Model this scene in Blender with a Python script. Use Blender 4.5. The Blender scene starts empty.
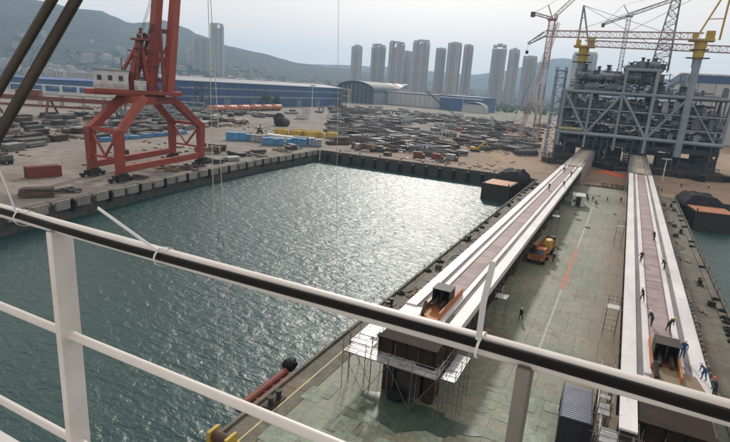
import bpy, math, random
from mathutils import Vector, Matrix

RND = random.Random(7)
R = math.radians
scene = bpy.context.scene
COL = scene.collection

# ------------------------------------------------------------------ camera
cam_data = bpy.data.cameras.new('camera')
cam = bpy.data.objects.new('camera', cam_data)
COL.objects.link(cam)
cam_data.sensor_fit = 'HORIZONTAL'
cam_data.sensor_width = 36.0
cam_data.lens = 512.0 / 730.0 * 36.0
cam_data.clip_start = 0.05
cam_data.clip_end = 30000.0
EYE = Vector((0.0, 0.0, 33.0))
ax_r = Vector((0.88915199, 0.45302611, 0.06462263))
ax_u = Vector((-0.1721097, 0.20021379, 0.96451682))
ax_b = Vector((0.42401296, -0.86872423, 0.25599068))
m = Matrix((ax_r, ax_u, ax_b)).transposed().to_4x4()
m.translation = EYE
cam.matrix_world = m
scene.camera = cam

# ------------------------------------------------------------------ sky and sun
SUN_DIR = Vector((-0.34, 0.94, 0.0)).normalized()
SUN_EL = R(30)
world = bpy.data.worlds.new('World')
scene.world = world
world.use_nodes = True
wn = world.node_tree.nodes
wl = world.node_tree.links
wn.clear()
sky = wn.new('ShaderNodeTexSky')
sky.sky_type = 'NISHITA'
sky.sun_disc = False
sky.sun_elevation = SUN_EL
sky.sun_rotation = math.atan2(SUN_DIR.x, SUN_DIR.y) % (2 * math.pi)
sky.altitude = 0
sky.air_density = 1.0
sky.dust_density = 6.0
sky.ozone_density = 1.0
hsv = wn.new('ShaderNodeHueSaturation')
hsv.inputs['Saturation'].default_value = 0.38
bg = wn.new('ShaderNodeBackground')
bg.inputs['Strength'].default_value = 0.15
wo = wn.new('ShaderNodeOutputWorld')
wl.new(sky.outputs[0], hsv.inputs['Color'])
veil = wn.new('ShaderNodeMix')               # thin even cloud veil over the clear-sky model
veil.data_type = 'RGBA'
veil.inputs[0].default_value = 0.88
veil.inputs[7].default_value = (9.7, 8.7, 8.0, 1)
wl.new(hsv.outputs[0], veil.inputs[6])
wl.new(veil.outputs[2], bg.inputs['Color'])
wl.new(bg.outputs[0], wo.inputs['Surface'])

sun_data = bpy.data.lights.new('sun', 'SUN')
sun_data.energy = 3.5
sun_data.angle = R(4)
sun_data.color = (1.0, 0.95, 0.88)
sun = bpy.data.objects.new('sun', sun_data)
COL.objects.link(sun)
sd = Vector((SUN_DIR.x * math.cos(SUN_EL), SUN_DIR.y * math.cos(SUN_EL), math.sin(SUN_EL)))
sun.rotation_euler = sd.to_track_quat('Z', 'Y').to_euler()
sun.location = (0, 0, 200)

scene.view_settings.view_transform = 'Standard'
scene.view_settings.look = 'None'
scene.view_settings.gamma = 1.0
scene.view_settings.use_curve_mapping = False
scene.view_settings.exposure = -0.5
scene.cycles.use_denoising = True
scene.cycles.max_bounces = 6
scene.cycles.diffuse_bounces = 3
scene.cycles.glossy_bounces = 3
scene.cycles.transparent_max_bounces = 8
scene.cycles.volume_bounces = 1
scene.cycles.caustics_reflective = False
scene.cycles.caustics_refractive = False

# ------------------------------------------------------------------ materials
MATS = {}


def mat(name, c1, c2=None, scale=0.6, rough=0.7, metal=0.0, bump=0.0, rnd=0.12, stretch=(1, 1, 1),
        contrast=(0.35, 0.65), rust=None, rust_amt=0.5, rust_scale=0.35, fine=0.0, bscale=None, spec=0.5):
    """base colour c1 mottled towards c2, an optional third colour in worn patches, small value change per object"""
    if name in MATS:
        return MATS[name]
    M = bpy.data.materials.new(name)
    M.use_nodes = True
    n, l = M.node_tree.nodes, M.node_tree.links
    n.clear()
    out = n.new('ShaderNodeOutputMaterial')
    b = n.new('ShaderNodeBsdfPrincipled')
    l.new(b.outputs[0], out.inputs['Surface'])
    b.inputs['Roughness'].default_value = rough
    b.inputs['Metallic'].default_value = metal
    b.inputs['Specular IOR Level'].default_value = spec
    geo = n.new('ShaderNodeNewGeometry')
    mp = n.new('ShaderNodeMapping')
    mp.inputs['Scale'].default_value = stretch
    l.new(geo.outputs['Position'], mp.inputs['Vector'])
    if c2 is None:
        c2 = tuple(v * 0.72 for v in c1)
    nz = n.new('ShaderNodeTexNoise')
    nz.inputs['Scale'].default_value = scale
    nz.inputs['Detail'].default_value = 6
    nz.inputs['Roughness'].default_value = 0.62
    l.new(mp.outputs[0], nz.inputs['Vector'])
    mr = n.new('ShaderNodeMapRange')
    mr.inputs['From Min'].default_value = contrast[0]
    mr.inputs['From Max'].default_value = contrast[1]
    l.new(nz.outputs['Fac'], mr.inputs['Value'])
    mx = n.new('ShaderNodeMix')
    mx.data_type = 'RGBA'
    mx.inputs[6].default_value = (*c1, 1)
    mx.inputs[7].default_value = (*c2, 1)
    l.new(mr.outputs[0], mx.inputs[0])
    col = mx.outputs[2]
    if rust is not None:
        n2 = n.new('ShaderNodeTexNoise')
        n2.inputs['Scale'].default_value = rust_scale
        n2.inputs['Detail'].default_value = 8
        n2.inputs['Roughness'].default_value = 0.7
        l.new(geo.outputs['Position'], n2.inputs['Vector'])
        r2 = n.new('ShaderNodeMapRange')
        r2.inputs['From Min'].default_value = 0.5 + 0.12 * (1 - rust_amt)
        r2.inputs['From Max'].default_value = 0.6 + 0.12 * (1 - rust_amt)
        r2.inputs['To Max'].default_value = min(1.0, 0.4 + rust_amt)
        l.new(n2.outputs['Fac'], r2.inputs['Value'])
        m2 = n.new('ShaderNodeMix')
        m2.data_type = 'RGBA'
        m2.inputs[7].default_value = (*rust, 1)
        l.new(r2.outputs[0], m2.inputs[0])
        l.new(col, m2.inputs[6])
        col = m2.outputs[2]
    if fine:
        n4 = n.new('ShaderNodeTexNoise')
        n4.inputs['Scale'].default_value = fine
        n4.inputs['Detail'].default_value = 4
        n4.inputs['Roughness'].default_value = 0.75
        l.new(geo.outputs['Position'], n4.inputs['Vector'])
        r4 = n.new('ShaderNodeMapRange')
        r4.inputs['From Min'].default_value = 0.3
        r4.inputs['From Max'].default_value = 0.7
        r4.inputs['To Min'].default_value = 0.62
        r4.inputs['To Max'].default_value = 1.3
        l.new(n4.outputs['Fac'], r4.inputs['Value'])
        h4 = n.new('ShaderNodeHueSaturation')
        l.new(r4.outputs[0], h4.inputs['Value'])
        l.new(col, h4.inputs['Color'])
        col = h4.outputs[0]
    if rnd:
        oi = n.new('ShaderNodeObjectInfo')
        rr = n.new('ShaderNodeMapRange')
        rr.inputs['To Min'].default_value = 1 - rnd
        rr.inputs['To Max'].default_value = 1 + rnd
        l.new(oi.outputs['Random'], rr.inputs['Value'])
        hs = n.new('ShaderNodeHueSaturation')
        l.new(rr.outputs[0], hs.inputs['Value'])
        l.new(col, hs.inputs['Color'])
        col = hs.outputs[0]
    l.new(col, b.inputs['Base Color'])
    if bump:
        n3 = n.new('ShaderNodeTexNoise')
        n3.inputs['Scale'].default_value = bscale or scale * 6
        n3.inputs['Detail'].default_value = 5
        l.new(mp.outputs[0], n3.inputs['Vector'])
        bp = n.new('ShaderNodeBump')
        bp.inputs['Strength'].default_value = bump
        bp.inputs['Distance'].default_value = 0.1
        l.new(n3.outputs['Fac'], bp.inputs['Height'])
        l.new(bp.outputs[0], b.inputs['Normal'])
    MATS[name] = M
    return M


RUST = (0.16, 0.065, 0.03)
white_paint = mat('white_paint', (0.66, 0.64, 0.61), (0.55, 0.52, 0.48), 3.0, 0.42, rnd=0.03, rust=(0.32, 0.22, 0.14), rust_amt=0.06, rust_scale=5)
black_rubber = mat('black_rubber', (0.006, 0.006, 0.0065), (0.011, 0.011, 0.011), 4, 0.5, rnd=0.05, spec=0.12)
black_steel = mat('black_steel', (0.03, 0.028, 0.026), (0.05, 0.04, 0.03), 1.0, 0.55, rust=(0.07, 0.04, 0.025), rust_amt=0.35, rust_scale=3, spec=0.15)
strut_paint = mat('strut_paint', (0.028, 0.022, 0.017), (0.05, 0.036, 0.026), 5, 0.5, rnd=0.05)
crane_red = mat('crane_red', (0.33, 0.055, 0.028), (0.22, 0.042, 0.025), 0.4, 0.6, rust=(0.16, 0.05, 0.03), rust_amt=0.3, rust_scale=0.6, rnd=0.08)
dull_red = mat('dull_red', (0.2, 0.042, 0.03), (0.13, 0.032, 0.026), 0.5, 0.7, rust=RUST, rust_amt=0.4)
off_white = mat('off_white', (0.66, 0.67, 0.66), (0.5, 0.5, 0.49), 0.4, 0.6)
lane_white = mat('lane_white', (0.63, 0.62, 0.63), (0.5, 0.49, 0.5), 0.35, 0.55, rnd=0.05, stretch=(1, 0.35, 1), rust=(0.4, 0.36, 0.34), rust_amt=0.22, rust_scale=0.9)
lane_center = mat('lane_center', (0.30, 0.225, 0.225), (0.21, 0.16, 0.165), 0.8, 0.7, rnd=0.16, rust=(0.34, 0.29, 0.28), rust_amt=0.35, rust_scale=1.0)
groove_grey = mat('groove_grey', (0.17, 0.16, 0.17), (0.1, 0.1, 0.105), 0.5, 0.75, stretch=(1, 0.3, 1))
girder_dark = mat('girder_dark', (0.06, 0.052, 0.046), (0.035, 0.032, 0.03), 0.4, 0.75, rust=RUST, rust_amt=0.5, spec=0.15)
girder_brown = mat('girder_brown', (0.085, 0.04, 0.027), (0.045, 0.027, 0.02), 0.7, 0.75, rust=(0.05, 0.04, 0.035), rust_amt=0.5, rust_scale=0.8)
orange_steel = mat('orange_steel', (0.42, 0.16, 0.05), (0.3, 0.1, 0.035), 1.2, 0.65, rust=(0.16, 0.07, 0.04), rust_amt=0.35, rust_scale=1.4)
deck_plate_mat = mat('deck_plate_mat', (0.118, 0.155, 0.105), (0.21, 0.205, 0.145), 0.16, 0.62, rnd=0.07, bump=0.12, bscale=6, contrast=(0.36, 0.64),
                     rust=(0.15, 0.105, 0.07), rust_amt=0.6, rust_scale=0.25, fine=1.6)
def beam_rust(M):
    # rusty run-off staining the plates along the inboard foot of the starboard beam
    n, l = M.node_tree.nodes, M.node_tree.links
    b = [x for x in n if x.type == 'BSDF_PRINCIPLED'][0]
    src = b.inputs['Base Color'].links[0].from_socket
    geo = n.new('ShaderNodeNewGeometry')
    sp = n.new('ShaderNodeSeparateXYZ')
    l.new(geo.outputs['Position'], sp.inputs[0])
    mp = n.new('ShaderNodeMapping')
    mp.inputs['Scale'].default_value = (0.22, 0.09, 1)
    l.new(geo.outputs['Position'], mp.inputs['Vector'])
    nz = n.new('ShaderNodeTexNoise')
    nz.inputs['Scale'].default_value = 1.0
    nz.inputs['Detail'].default_value = 7
    nz.inputs['Roughness'].default_value = 0.7
    l.new(mp.outputs[0], nz.inputs['Vector'])
    md = n.new('ShaderNodeMath')
    md.operation = 'MULTIPLY_ADD'
    l.new(nz.outputs['Fac'], md.inputs[0])
    md.inputs[1].default_value = 9.0
    l.new(sp.outputs['X'], md.inputs[2])
    mr = n.new('ShaderNodeMapRange')
    mr.inputs['From Min'].default_value = 3.4
    mr.inputs['From Max'].default_value = 7.2
    mr.inputs['To Max'].default_value = 0.75
    l.new(md.outputs[0], mr.inputs['Value'])
    mx = n.new('ShaderNodeMix')
    mx.data_type = 'RGBA'
    mx.inputs[7].default_value = (0.19, 0.115, 0.06, 1)
    l.new(mr.outputs[0], mx.inputs[0])
    l.new(src, mx.inputs[6])
    l.new(mx.outputs[2], b.inputs['Base Color'])


beam_rust(deck_plate_mat)
deck_patch_mat = mat('deck_patch_mat', (0.235, 0.28, 0.21), (0.15, 0.19, 0.14), 0.7, 0.7, rnd=0.34, rust=(0.15, 0.115, 0.085), rust_amt=0.4, rust_scale=0.6, fine=2.5)
wet_shade_green = mat('wet_shade_green', (0.04, 0.068, 0.05), (0.06, 0.085, 0.062), 0.8, 0.45, rnd=0, fine=1.5)  # dark green painting the beam nose's shade as well as wet plating
deck_seam = mat('deck_seam', (0.12, 0.135, 0.105), None, 0.5, 0.8)
side_deck = mat('side_deck', (0.125, 0.125, 0.095), (0.085, 0.075, 0.055), 0.3, 0.8, rust=(0.15, 0.09, 0.05), rust_amt=0.6, rust_scale=0.4, bump=0.3, bscale=3, fine=1.3)
hull_paint = mat('hull_paint', (0.09, 0.05, 0.04), (0.05, 0.04, 0.035), 0.4, 0.7, rust=RUST, rust_amt=0.5)
yellow_paint = mat('yellow_paint', (0.55, 0.38, 0.05), (0.42, 0.29, 0.05), 0.6, 0.6)
pale_yellow = mat('pale_yellow', (0.5, 0.45, 0.22), (0.36, 0.34, 0.2), 0.8, 0.7)
stripe_orange = mat('stripe_orange', (0.42, 0.15, 0.08), (0.3, 0.13, 0.08), 0.6, 0.7)
stripe_white = mat('stripe_white', (0.4, 0.43, 0.38), (0.28, 0.32, 0.27), 0.9, 0.7)
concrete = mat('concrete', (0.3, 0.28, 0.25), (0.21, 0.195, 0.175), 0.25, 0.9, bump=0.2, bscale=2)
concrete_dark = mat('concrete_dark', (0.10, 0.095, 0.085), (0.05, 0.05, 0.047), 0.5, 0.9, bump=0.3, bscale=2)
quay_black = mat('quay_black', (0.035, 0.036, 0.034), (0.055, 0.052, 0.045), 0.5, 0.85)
container_slate = mat('container_slate', (0.10, 0.115, 0.15), (0.07, 0.08, 0.11), 0.8, 0.55)
roof_slate = mat('roof_slate', (0.2, 0.22, 0.28), (0.15, 0.165, 0.22), 0.8, 0.5)
navy = mat('navy', (0.018, 0.022, 0.03), None, 1, 0.6)
blue_clad = mat('blue_clad', (0.022, 0.075, 0.23), (0.03, 0.072, 0.16), 0.09, 0.6, stretch=(1, 1, 0.15), rnd=0.05)
blue_dark = mat('blue_dark', (0.03, 0.085, 0.25), None, 0.05, 0.6, rnd=0.05)
clad_grey = mat('clad_grey', (0.25, 0.28, 0.31), (0.2, 0.22, 0.25), 0.06, 0.7)
glass_dark = mat('glass_dark', (0.03, 0.04, 0.05), None, 0.5, 0.15, rnd=0.2)
glass_band = mat('glass_band', (0.10, 0.14, 0.2), (0.16, 0.2, 0.26), 0.1, 0.35, rnd=0.1)
module_grey = mat('module_grey', (0.24, 0.29, 0.345), (0.19, 0.23, 0.275), 0.15, 0.6, rnd=0.08)
module_light = mat('module_light', (0.24, 0.265, 0.29), (0.17, 0.19, 0.21), 0.2, 0.55, rnd=0.2)
module_dark = mat('module_dark', (0.05, 0.057, 0.066), (0.03, 0.034, 0.04), 0.2, 0.7, rnd=0.25)
crane_yellow = mat('crane_yellow', (0.52, 0.36, 0.04), (0.4, 0.27, 0.04), 0.3, 0.6)
lattice_grey = mat('lattice_grey', (0.25, 0.25, 0.26), (0.17, 0.17, 0.18), 0.3, 0.65)
lattice_pale = mat('lattice_pale', (0.5, 0.42, 0.4), (0.4, 0.3, 0.28), 0.2, 0.65)
lattice_red = mat('lattice_red', (0.36, 0.18, 0.15), (0.3, 0.15, 0.13), 0.3, 0.65)
steel_grey = mat('steel_grey', (0.09, 0.088, 0.086), (0.055, 0.054, 0.053), 0.5, 0.6, rnd=0.35, rust=RUST, rust_amt=0.3)
steel_rusty = mat('steel_rusty', (0.1, 0.062, 0.045), (0.06, 0.043, 0.035), 0.5, 0.8, rnd=0.35)
steel_pale = mat('steel_pale', (0.3, 0.3, 0.29), (0.2, 0.2, 0.2), 0.6, 0.6, rnd=0.25)
timber = mat('timber', (0.22, 0.155, 0.1), (0.14, 0.1, 0.065), 0.7, 0.85, rnd=0.25)
tarp_black = mat('tarp_black', (0.013, 0.013, 0.015), (0.028, 0.028, 0.03), 0.9, 0.8, fine=1.2, spec=0.12)
tarp_blue = mat('tarp_blue', (0.05, 0.17, 0.36), (0.07, 0.24, 0.42), 0.4, 0.55, rnd=0.15)
tarp_orange = mat('tarp_orange', (0.6, 0.12, 0.05), (0.45, 0.09, 0.04), 0.5, 0.6)
tank_salmon = mat('tank_salmon', (0.5, 0.2, 0.11), (0.4, 0.16, 0.09), 0.3, 0.55)
silver_sheet = mat('silver_sheet', (0.42, 0.43, 0.45), (0.22, 0.225, 0.235), 1.2, 0.35, rnd=0.12)
scaffold_steel = mat('scaffold_steel', (0.15, 0.15, 0.15), (0.09, 0.085, 0.08), 2, 0.5)
tower_a = mat('tower_a', (0.45, 0.45, 0.45), (0.38, 0.38, 0.38), 0.02, 0.8, rnd=0.07)
tower_b = mat('tower_b', (0.46, 0.45, 0.45), (0.4, 0.39, 0.4), 0.02, 0.8, rnd=0.08)
house_wall = mat('house_wall', (0.5, 0.48, 0.45), (0.4, 0.38, 0.36), 0.05, 0.85, rnd=0.25)
house_roof = mat('house_roof', (0.22, 0.1, 0.07), (0.16, 0.08, 0.06), 0.05, 0.85, rnd=0.3)
roof_check = mat('roof_check', (0.5, 0.3, 0.24), (0.3, 0.16, 0.12), 0.08, 0.8)
foliage = mat('foliage', (0.05, 0.085, 0.032), (0.075, 0.11, 0.045), 0.5, 0.85, rnd=0.3)
bark = mat('bark', (0.08, 0.06, 0.045), None, 1, 0.9)
skin_tone = mat('skin_tone', (0.42, 0.27, 0.2), None, 3, 0.6, rnd=0.1)
cloth_navy = mat('cloth_navy', (0.02, 0.03, 0.06), None, 3, 0.85)
cloth_blue = mat('cloth_blue', (0.03, 0.09, 0.24), None, 3, 0.85)
cloth_dark = mat('cloth_dark', (0.02, 0.022, 0.024), None, 3, 0.85)
helmet_red = mat('helmet_red', (0.6, 0.07, 0.05), None, 3, 0.35)
helmet_white = mat('helmet_white', (0.75, 0.75, 0.73), None, 3, 0.35)
helmet_yellow = mat('helmet_yellow', (0.7, 0.5, 0.06), None, 3, 0.35)
hose_black = mat('hose_black', (0.02, 0.02, 0.02), None, 3, 0.6)
rope_mat = mat('rope_mat', (0.55, 0.53, 0.47), None, 3, 0.8)
CONTAINER_MATS = [mat('container_red', (0.3, 0.055, 0.04), None, 0.5, 0.6, rust=RUST, rust_amt=0.3),
                  mat('container_blue', (0.06, 0.14, 0.27), None, 0.5, 0.6, rust=RUST, rust_amt=0.2),
                  mat('container_grey', (0.33, 0.33, 0.32), None, 0.5, 0.6, rust=RUST, rust_amt=0.2),
                  mat('container_green', (0.06, 0.17, 0.11), None, 0.5, 0.6, rust=RUST, rust_amt=0.2),
                  mat('container_white', (0.6, 0.6, 0.58), None, 0.5, 0.6, rust=RUST, rust_amt=0.15)]


def ground_material():
    M = bpy.data.materials.new('yard_ground_mat')
    M.use_nodes = True
    n, l = M.node_tree.nodes, M.node_tree.links
    b = n['Principled BSDF']
    b.inputs['Roughness'].default_value = 0.95
    geo = n.new('ShaderNodeNewGeometry')

    def noise(scale, detail=6, rough=0.6):
        t = n.new('ShaderNodeTexNoise')
        t.inputs['Scale'].default_value = scale
        t.inputs['Detail'].default_value = detail
        t.inputs['Roughness'].default_value = rough
        l.new(geo.outputs['Position'], t.inputs['Vector'])
        return t.outputs['Fac']

    def rng(v, a, c):
        r = n.new('ShaderNodeMapRange')
        r.inputs['From Min'].default_value = a
        r.inputs['From Max'].default_value = c
        l.new(v, r.inputs['Value'])
        return r.outputs[0]

    def mix(f, a, c):
        x = n.new('ShaderNodeMix')
        x.data_type = 'RGBA'
        l.new(f, x.inputs[0])
        for i, v in ((6, a), (7, c)):
            if isinstance(v, tuple):
                x.inputs[i].default_value = (*v, 1)
            else:
                l.new(v, x.inputs[i])
        return x.outputs[2]

    sep = n.new('ShaderNodeSeparateXYZ')
    l.new(geo.outputs['Position'], sep.inputs[0])
    ad = n.new('ShaderNodeMath')
    ad.operation = 'MULTIPLY_ADD'
    l.new(noise(0.02), ad.inputs[0])
    ad.inputs[1].default_value = 70
    l.new(sep.outputs['X'], ad.inputs[2])
    east = rng(ad.outputs[0], -70, -25)                       # concrete apron to the west, bare sand to the east
    conc = mix(rng(noise(0.09), 0.35, 0.65), (0.235, 0.212, 0.188), (0.165, 0.148, 0.13))
    conc = mix(rng(noise(0.03, 8), 0.52, 0.64), conc, (0.155, 0.115, 0.085))
    conc = mix(rng(noise(0.25, 8, 0.75), 0.5, 0.62), conc, (0.125, 0.108, 0.093))
    sand = mix(rng(noise(0.05), 0.35, 0.65), (0.31, 0.215, 0.142), (0.21, 0.148, 0.1))
    sand = mix(rng(noise(0.12, 8, 0.7), 0.54, 0.64), sand, (0.12, 0.09, 0.068))
    col = mix(east, conc, sand)
    far = n.new('ShaderNodeMapRange')
    far.inputs['From Min'].default_value = 600
    far.inputs['From Max'].default_value = 900
    l.new(sep.outputs['Y'], far.inputs['Value'])
    col = mix(far.outputs[0], col, mix(rng(noise(0.01), 0.4, 0.6), (0.1, 0.115, 0.07), (0.2, 0.18, 0.14)))
    l.new(col, b.inputs['Base Color'])
    bp = n.new('ShaderNodeBump')
    bp.inputs['Strength'].default_value = 0.4
    bp.inputs['Distance'].default_value = 0.3
    l.new(noise(0.8, 6), bp.inputs['Height'])
    l.new(bp.outputs[0], b.inputs['Normal'])
    return M


def water_material():
    M = bpy.data.materials.new('harbour_water')
    M.use_nodes = True
    n, l = M.node_tree.nodes, M.node_tree.links
    b = n['Principled BSDF']
    b.inputs['Base Color'].default_value = (0.014, 0.05, 0.05, 1)
    b.inputs['Roughness'].default_value = 0.38
    b.inputs['IOR'].default_value = 1.333
    b.inputs['Specular IOR Level'].default_value = 0.7
    geo = n.new('ShaderNodeNewGeometry')
    prev = None
    for sc, dist, strength, st in ((0.09, 1.3, 0.35, (1, 1.5, 1)), (0.38, 0.75, 0.6, (1, 1.9, 1)), (1.15, 0.22, 0.6, (1, 1.7, 1)), (3.2, 0.06, 0.6, (1, 1.4, 1))):
        mp = n.new('ShaderNodeMapping')
        mp.inputs['Scale'].default_value = st
        mp.inputs['Rotation'].default_value = (0, 0, R(25))
        l.new(geo.outputs['Position'], mp.inputs['Vector'])
        t = n.new('ShaderNodeTexNoise')
        t.inputs['Scale'].default_value = sc
        t.inputs['Detail'].default_value = 3
        t.inputs['Distortion'].default_value = 0.6
        l.new(mp.outputs[0], t.inputs['Vector'])
        bp = n.new('ShaderNodeBump')
        bp.inputs['Strength'].default_value = strength
        bp.inputs['Distance'].default_value = dist
        l.new(t.outputs['Fac'], bp.inputs['Height'])
        if prev:
            l.new(prev.outputs[0], bp.inputs['Normal'])
        prev = bp
    l.new(prev.outputs[0], b.inputs['Normal'])
    return M


def hill_material():
    M = bpy.data.materials.new('hill_woodland')
    M.use_nodes = True
    n, l = M.node_tree.nodes, M.node_tree.links
    b = n['Principled BSDF']
    b.inputs['Roughness'].default_value = 1.0
    geo = n.new('ShaderNodeNewGeometry')
    t = n.new('ShaderNodeTexNoise')
    t.inputs['Scale'].default_value = 0.012
    t.inputs['Detail'].default_value = 9
    t.inputs['Roughness'].default_value = 0.7
    l.new(geo.outputs['Position'], t.inputs['Vector'])
    cr = n.new('ShaderNodeValToRGB')
    cr.color_ramp.elements[0].position = 0.35
    cr.color_ramp.elements[0].color = (0.010, 0.015, 0.012, 1)
    cr.color_ramp.elements[1].position = 0.68
    cr.color_ramp.elements[1].color = (0.055, 0.056, 0.045, 1)
    e = cr.color_ramp.elements.new(0.52)
    e.color = (0.02, 0.028, 0.02, 1)
    l.new(t.outputs['Fac'], cr.inputs[0])
    l.new(cr.outputs[0], b.inputs['Base Color'])
    bp = n.new('ShaderNodeBump')
    bp.inputs['Strength'].default_value = 0.8
    bp.inputs['Distance'].default_value = 12
    t2 = n.new('ShaderNodeTexNoise')
    t2.inputs['Scale'].default_value = 0.05
    t2.inputs['Detail'].default_value = 6
    l.new(geo.outputs['Position'], t2.inputs['Vector'])
    l.new(t2.outputs['Fac'], bp.inputs['Height'])
    l.new(bp.outputs[0], b.inputs['Normal'])
    return M


# ------------------------------------------------------------------ mesh helpers
ORIGIN = {}


class MB:
    """collects boxes, bars, tubes and prisms; build() links them as one mesh object"""

    def __init__(self):
        self.v, self.f, self.mi = [], [], []

    def add(self, vs, fs, mi=0):
        o = len(self.v)
        self.v.extend(tuple(p) for p in vs)
        self.f.extend(tuple(i + o for i in q) for q in fs)
        self.mi.extend([mi] * len(fs))
        return self

    def box(self, x0, x1, y0, y1, z0, z1, mi=0):
        vs = [(x0, y0, z0), (x1, y0, z0), (x1, y1, z0), (x0, y1, z0), (x0, y0, z1), (x1, y0, z1), (x1, y1, z1), (x0, y1, z1)]
        return self.add(vs, [(3, 2, 1, 0), (4, 5, 6, 7), (0, 1, 5, 4), (1, 2, 6, 5), (2, 3, 7, 6), (3, 0, 4, 7)], mi)

    def rbox(self, c, s, rz=0.0, mi=0, rx=0.0):
        rot = Matrix.Rotation(rz, 3, 'Z') @ Matrix.Rotation(rx, 3, 'X')
        o = len(self.v)
        self.box(-s[0] / 2, s[0] / 2, -s[1] / 2, s[1] / 2, -s[2] / 2, s[2] / 2, mi)
        for i in range(o, len(self.v)):
            self.v[i] = tuple(rot @ Vector(self.v[i]) + Vector(c))
        return self

    def frame(self, p, q, up=(0, 0, 1)):
        d = (Vector(q) - Vector(p)).normalized()
        u = Vector(up)
        if abs(d.dot(u)) > 0.98:
            u = Vector((1, 0, 0))
        s = d.cross(u).normalized()
        return d, s, s.cross(d).normalized()

    def bar(self, p, q, w, h=None, mi=0, up=(0, 0, 1), w2=None, h2=None):
        h = h or w
        d, s, u = self.frame(p, q, up)
        w2 = w2 or w
        h2 = h2 or h
        vs = []
        for c, ww, hh in ((Vector(p), w, h), (Vector(q), w2, h2)):
            for a, b in ((-1, -1), (1, -1), (1, 1), (-1, 1)):
                vs.append(c + s * a * ww / 2 + u * b * hh / 2)
        return self.add(vs, [(3, 2, 1, 0), (4, 5, 6, 7), (0, 1, 5, 4), (1, 2, 6, 5), (2, 3, 7, 6), (3, 0, 4, 7)], mi)

    def tube(self, p, q, r, n=8, r2=None, mi=0, caps=True):
        r2 = r if r2 is None else r2
        d, s, u = self.frame(p, q)
        vs = []
        for c, rr in ((Vector(p), r), (Vector(q), r2)):
            for k in range(n):
                a = 2 * math.pi * k / n
                vs.append(c + s * math.cos(a) * rr + u * math.sin(a) * rr)
        fs = [(k, (k + 1) % n, n + (k + 1) % n, n + k) for k in range(n)]
        if caps:
            fs += [tuple(range(n - 1, -1, -1)), tuple(range(n, 2 * n))]
        return self.add(vs, fs, mi)

    def path(self, pts, r, n=8, mi=0):
        pts = [Vector(p) for p in pts]
        vs, ring = [], []
        for i, p in enumerate(pts):
            d = (pts[min(i + 1, len(pts) - 1)] - pts[max(i - 1, 0)]).normalized()
            ref = Vector((0, 0, 1)) if abs(d.z) < 0.95 else Vector((1, 0, 0))
            s = d.cross(ref).normalized()
            u = s.cross(d)
            rr = r[i] if isinstance(r, (list, tuple)) else r
            for k in range(n):
                a = 2 * math.pi * k / n
                vs.append(p + s * math.cos(a) * rr + u * math.sin(a) * rr)
        fs = []
        for i in range(len(pts) - 1):
            for k in range(n):
                fs.append((i * n + k, i * n + (k + 1) % n, (i + 1) * n + (k + 1) % n, (i + 1) * n + k))
        fs += [tuple(range(n - 1, -1, -1)), tuple(range((len(pts) - 1) * n, len(pts) * n))]
        return self.add(vs, fs, mi)

    def prism(self, outline, z0, z1, mi=0):
        n = len(outline)
        vs = [(x, y, z0) for x, y in outline] + [(x, y, z1) for x, y in outline]
        fs = [tuple(range(n - 1, -1, -1)), tuple(range(n, 2 * n))] + [(k, (k + 1) % n, n + (k + 1) % n, n + k) for k in range(n)]
        return self.add(vs, fs, mi)

    def ball(self, c, rx, ry, rz, n=10, rings=6, mi=0, jitter=0.0, rng=None):
        vs, fs = [], []
        for i in range(rings + 1):
            t = math.pi * i / rings
            for k in range(n):
                a = 2 * math.pi * k / n
                j = 1 + (rng.uniform(-jitter, jitter) if rng else 0)
                vs.append((c[0] + rx * j * math.sin(t) * math.cos(a), c[1] + ry * j * math.sin(t) * math.sin(a), c[2] + rz * j * math.cos(t)))
        for i in range(rings):
            for k in range(n):
                fs.append((i * n + k, (i + 1) * n + k, (i + 1) * n + (k + 1) % n, i * n + (k + 1) % n))
        return self.add(vs, fs, mi)

    def lattice(self, p, q, w, h, seg, r, mi=0, w2=None, h2=None, up=(0, 0, 1), n=4):
        """four chords with zig-zag lacing, tapering from w x h to w2 x h2"""
        d, s, u = self.frame(p, q, up)
        p, q = Vector(p), Vector(q)
        w2 = w if w2 is None else w2
        h2 = h if h2 is None else h2
        L = (q - p).length
        k = max(2, int(L / seg))

        def pt(i, a, b):
            t = i / k
            return p.lerp(q, t) + s * a * (w + (w2 - w) * t) / 2 + u * b * (h + (h2 - h) * t) / 2
        cs = ((-1, -1), (1, -1), (1, 1), (-1, 1))
        for a, b in cs:
            self.tube(pt(0, a, b), pt(k, a, b), r, n, mi=mi)
        for i in range(k):
            for j in range(4):
                a, b = cs[j], cs[(j + 1) % 4]
                if i % 2:
                    a, b = b, a
                self.tube(pt(i, *a), pt(i + 1, *b), r * 0.62, 3, mi=mi, caps=False)
                self.tube(pt(i + 1, *cs[j]), pt(i + 1, *cs[(j + 1) % 4]), r * 0.5, 3, mi=mi, caps=False)
        return self

    def build(self, name, material, parent=None, smooth=False, local=False, loc=None):
        me = bpy.data.meshes.new(name)
        vs = self.v
        off = None
        if parent is not None and not local:
            off = ORIGIN.get(parent.name)
        elif loc is not None and not local:
            off = loc
        if off is not None:
            vs = [(x - off[0], y - off[1], z - off[2]) for x, y, z in vs]
        me.from_pydata(vs, [], self.f)
        mats = material if isinstance(material, (list, tuple)) else [material]
        for mm in mats:
            me.materials.append(mm)
        if len(mats) > 1:
            me.polygons.foreach_set('material_index', self.mi)
        if smooth:
            me.polygons.foreach_set('use_smooth', [True] * len(me.polygons))
        me.update()
        o = bpy.data.objects.new(name, me)
        COL.objects.link(o)
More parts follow.
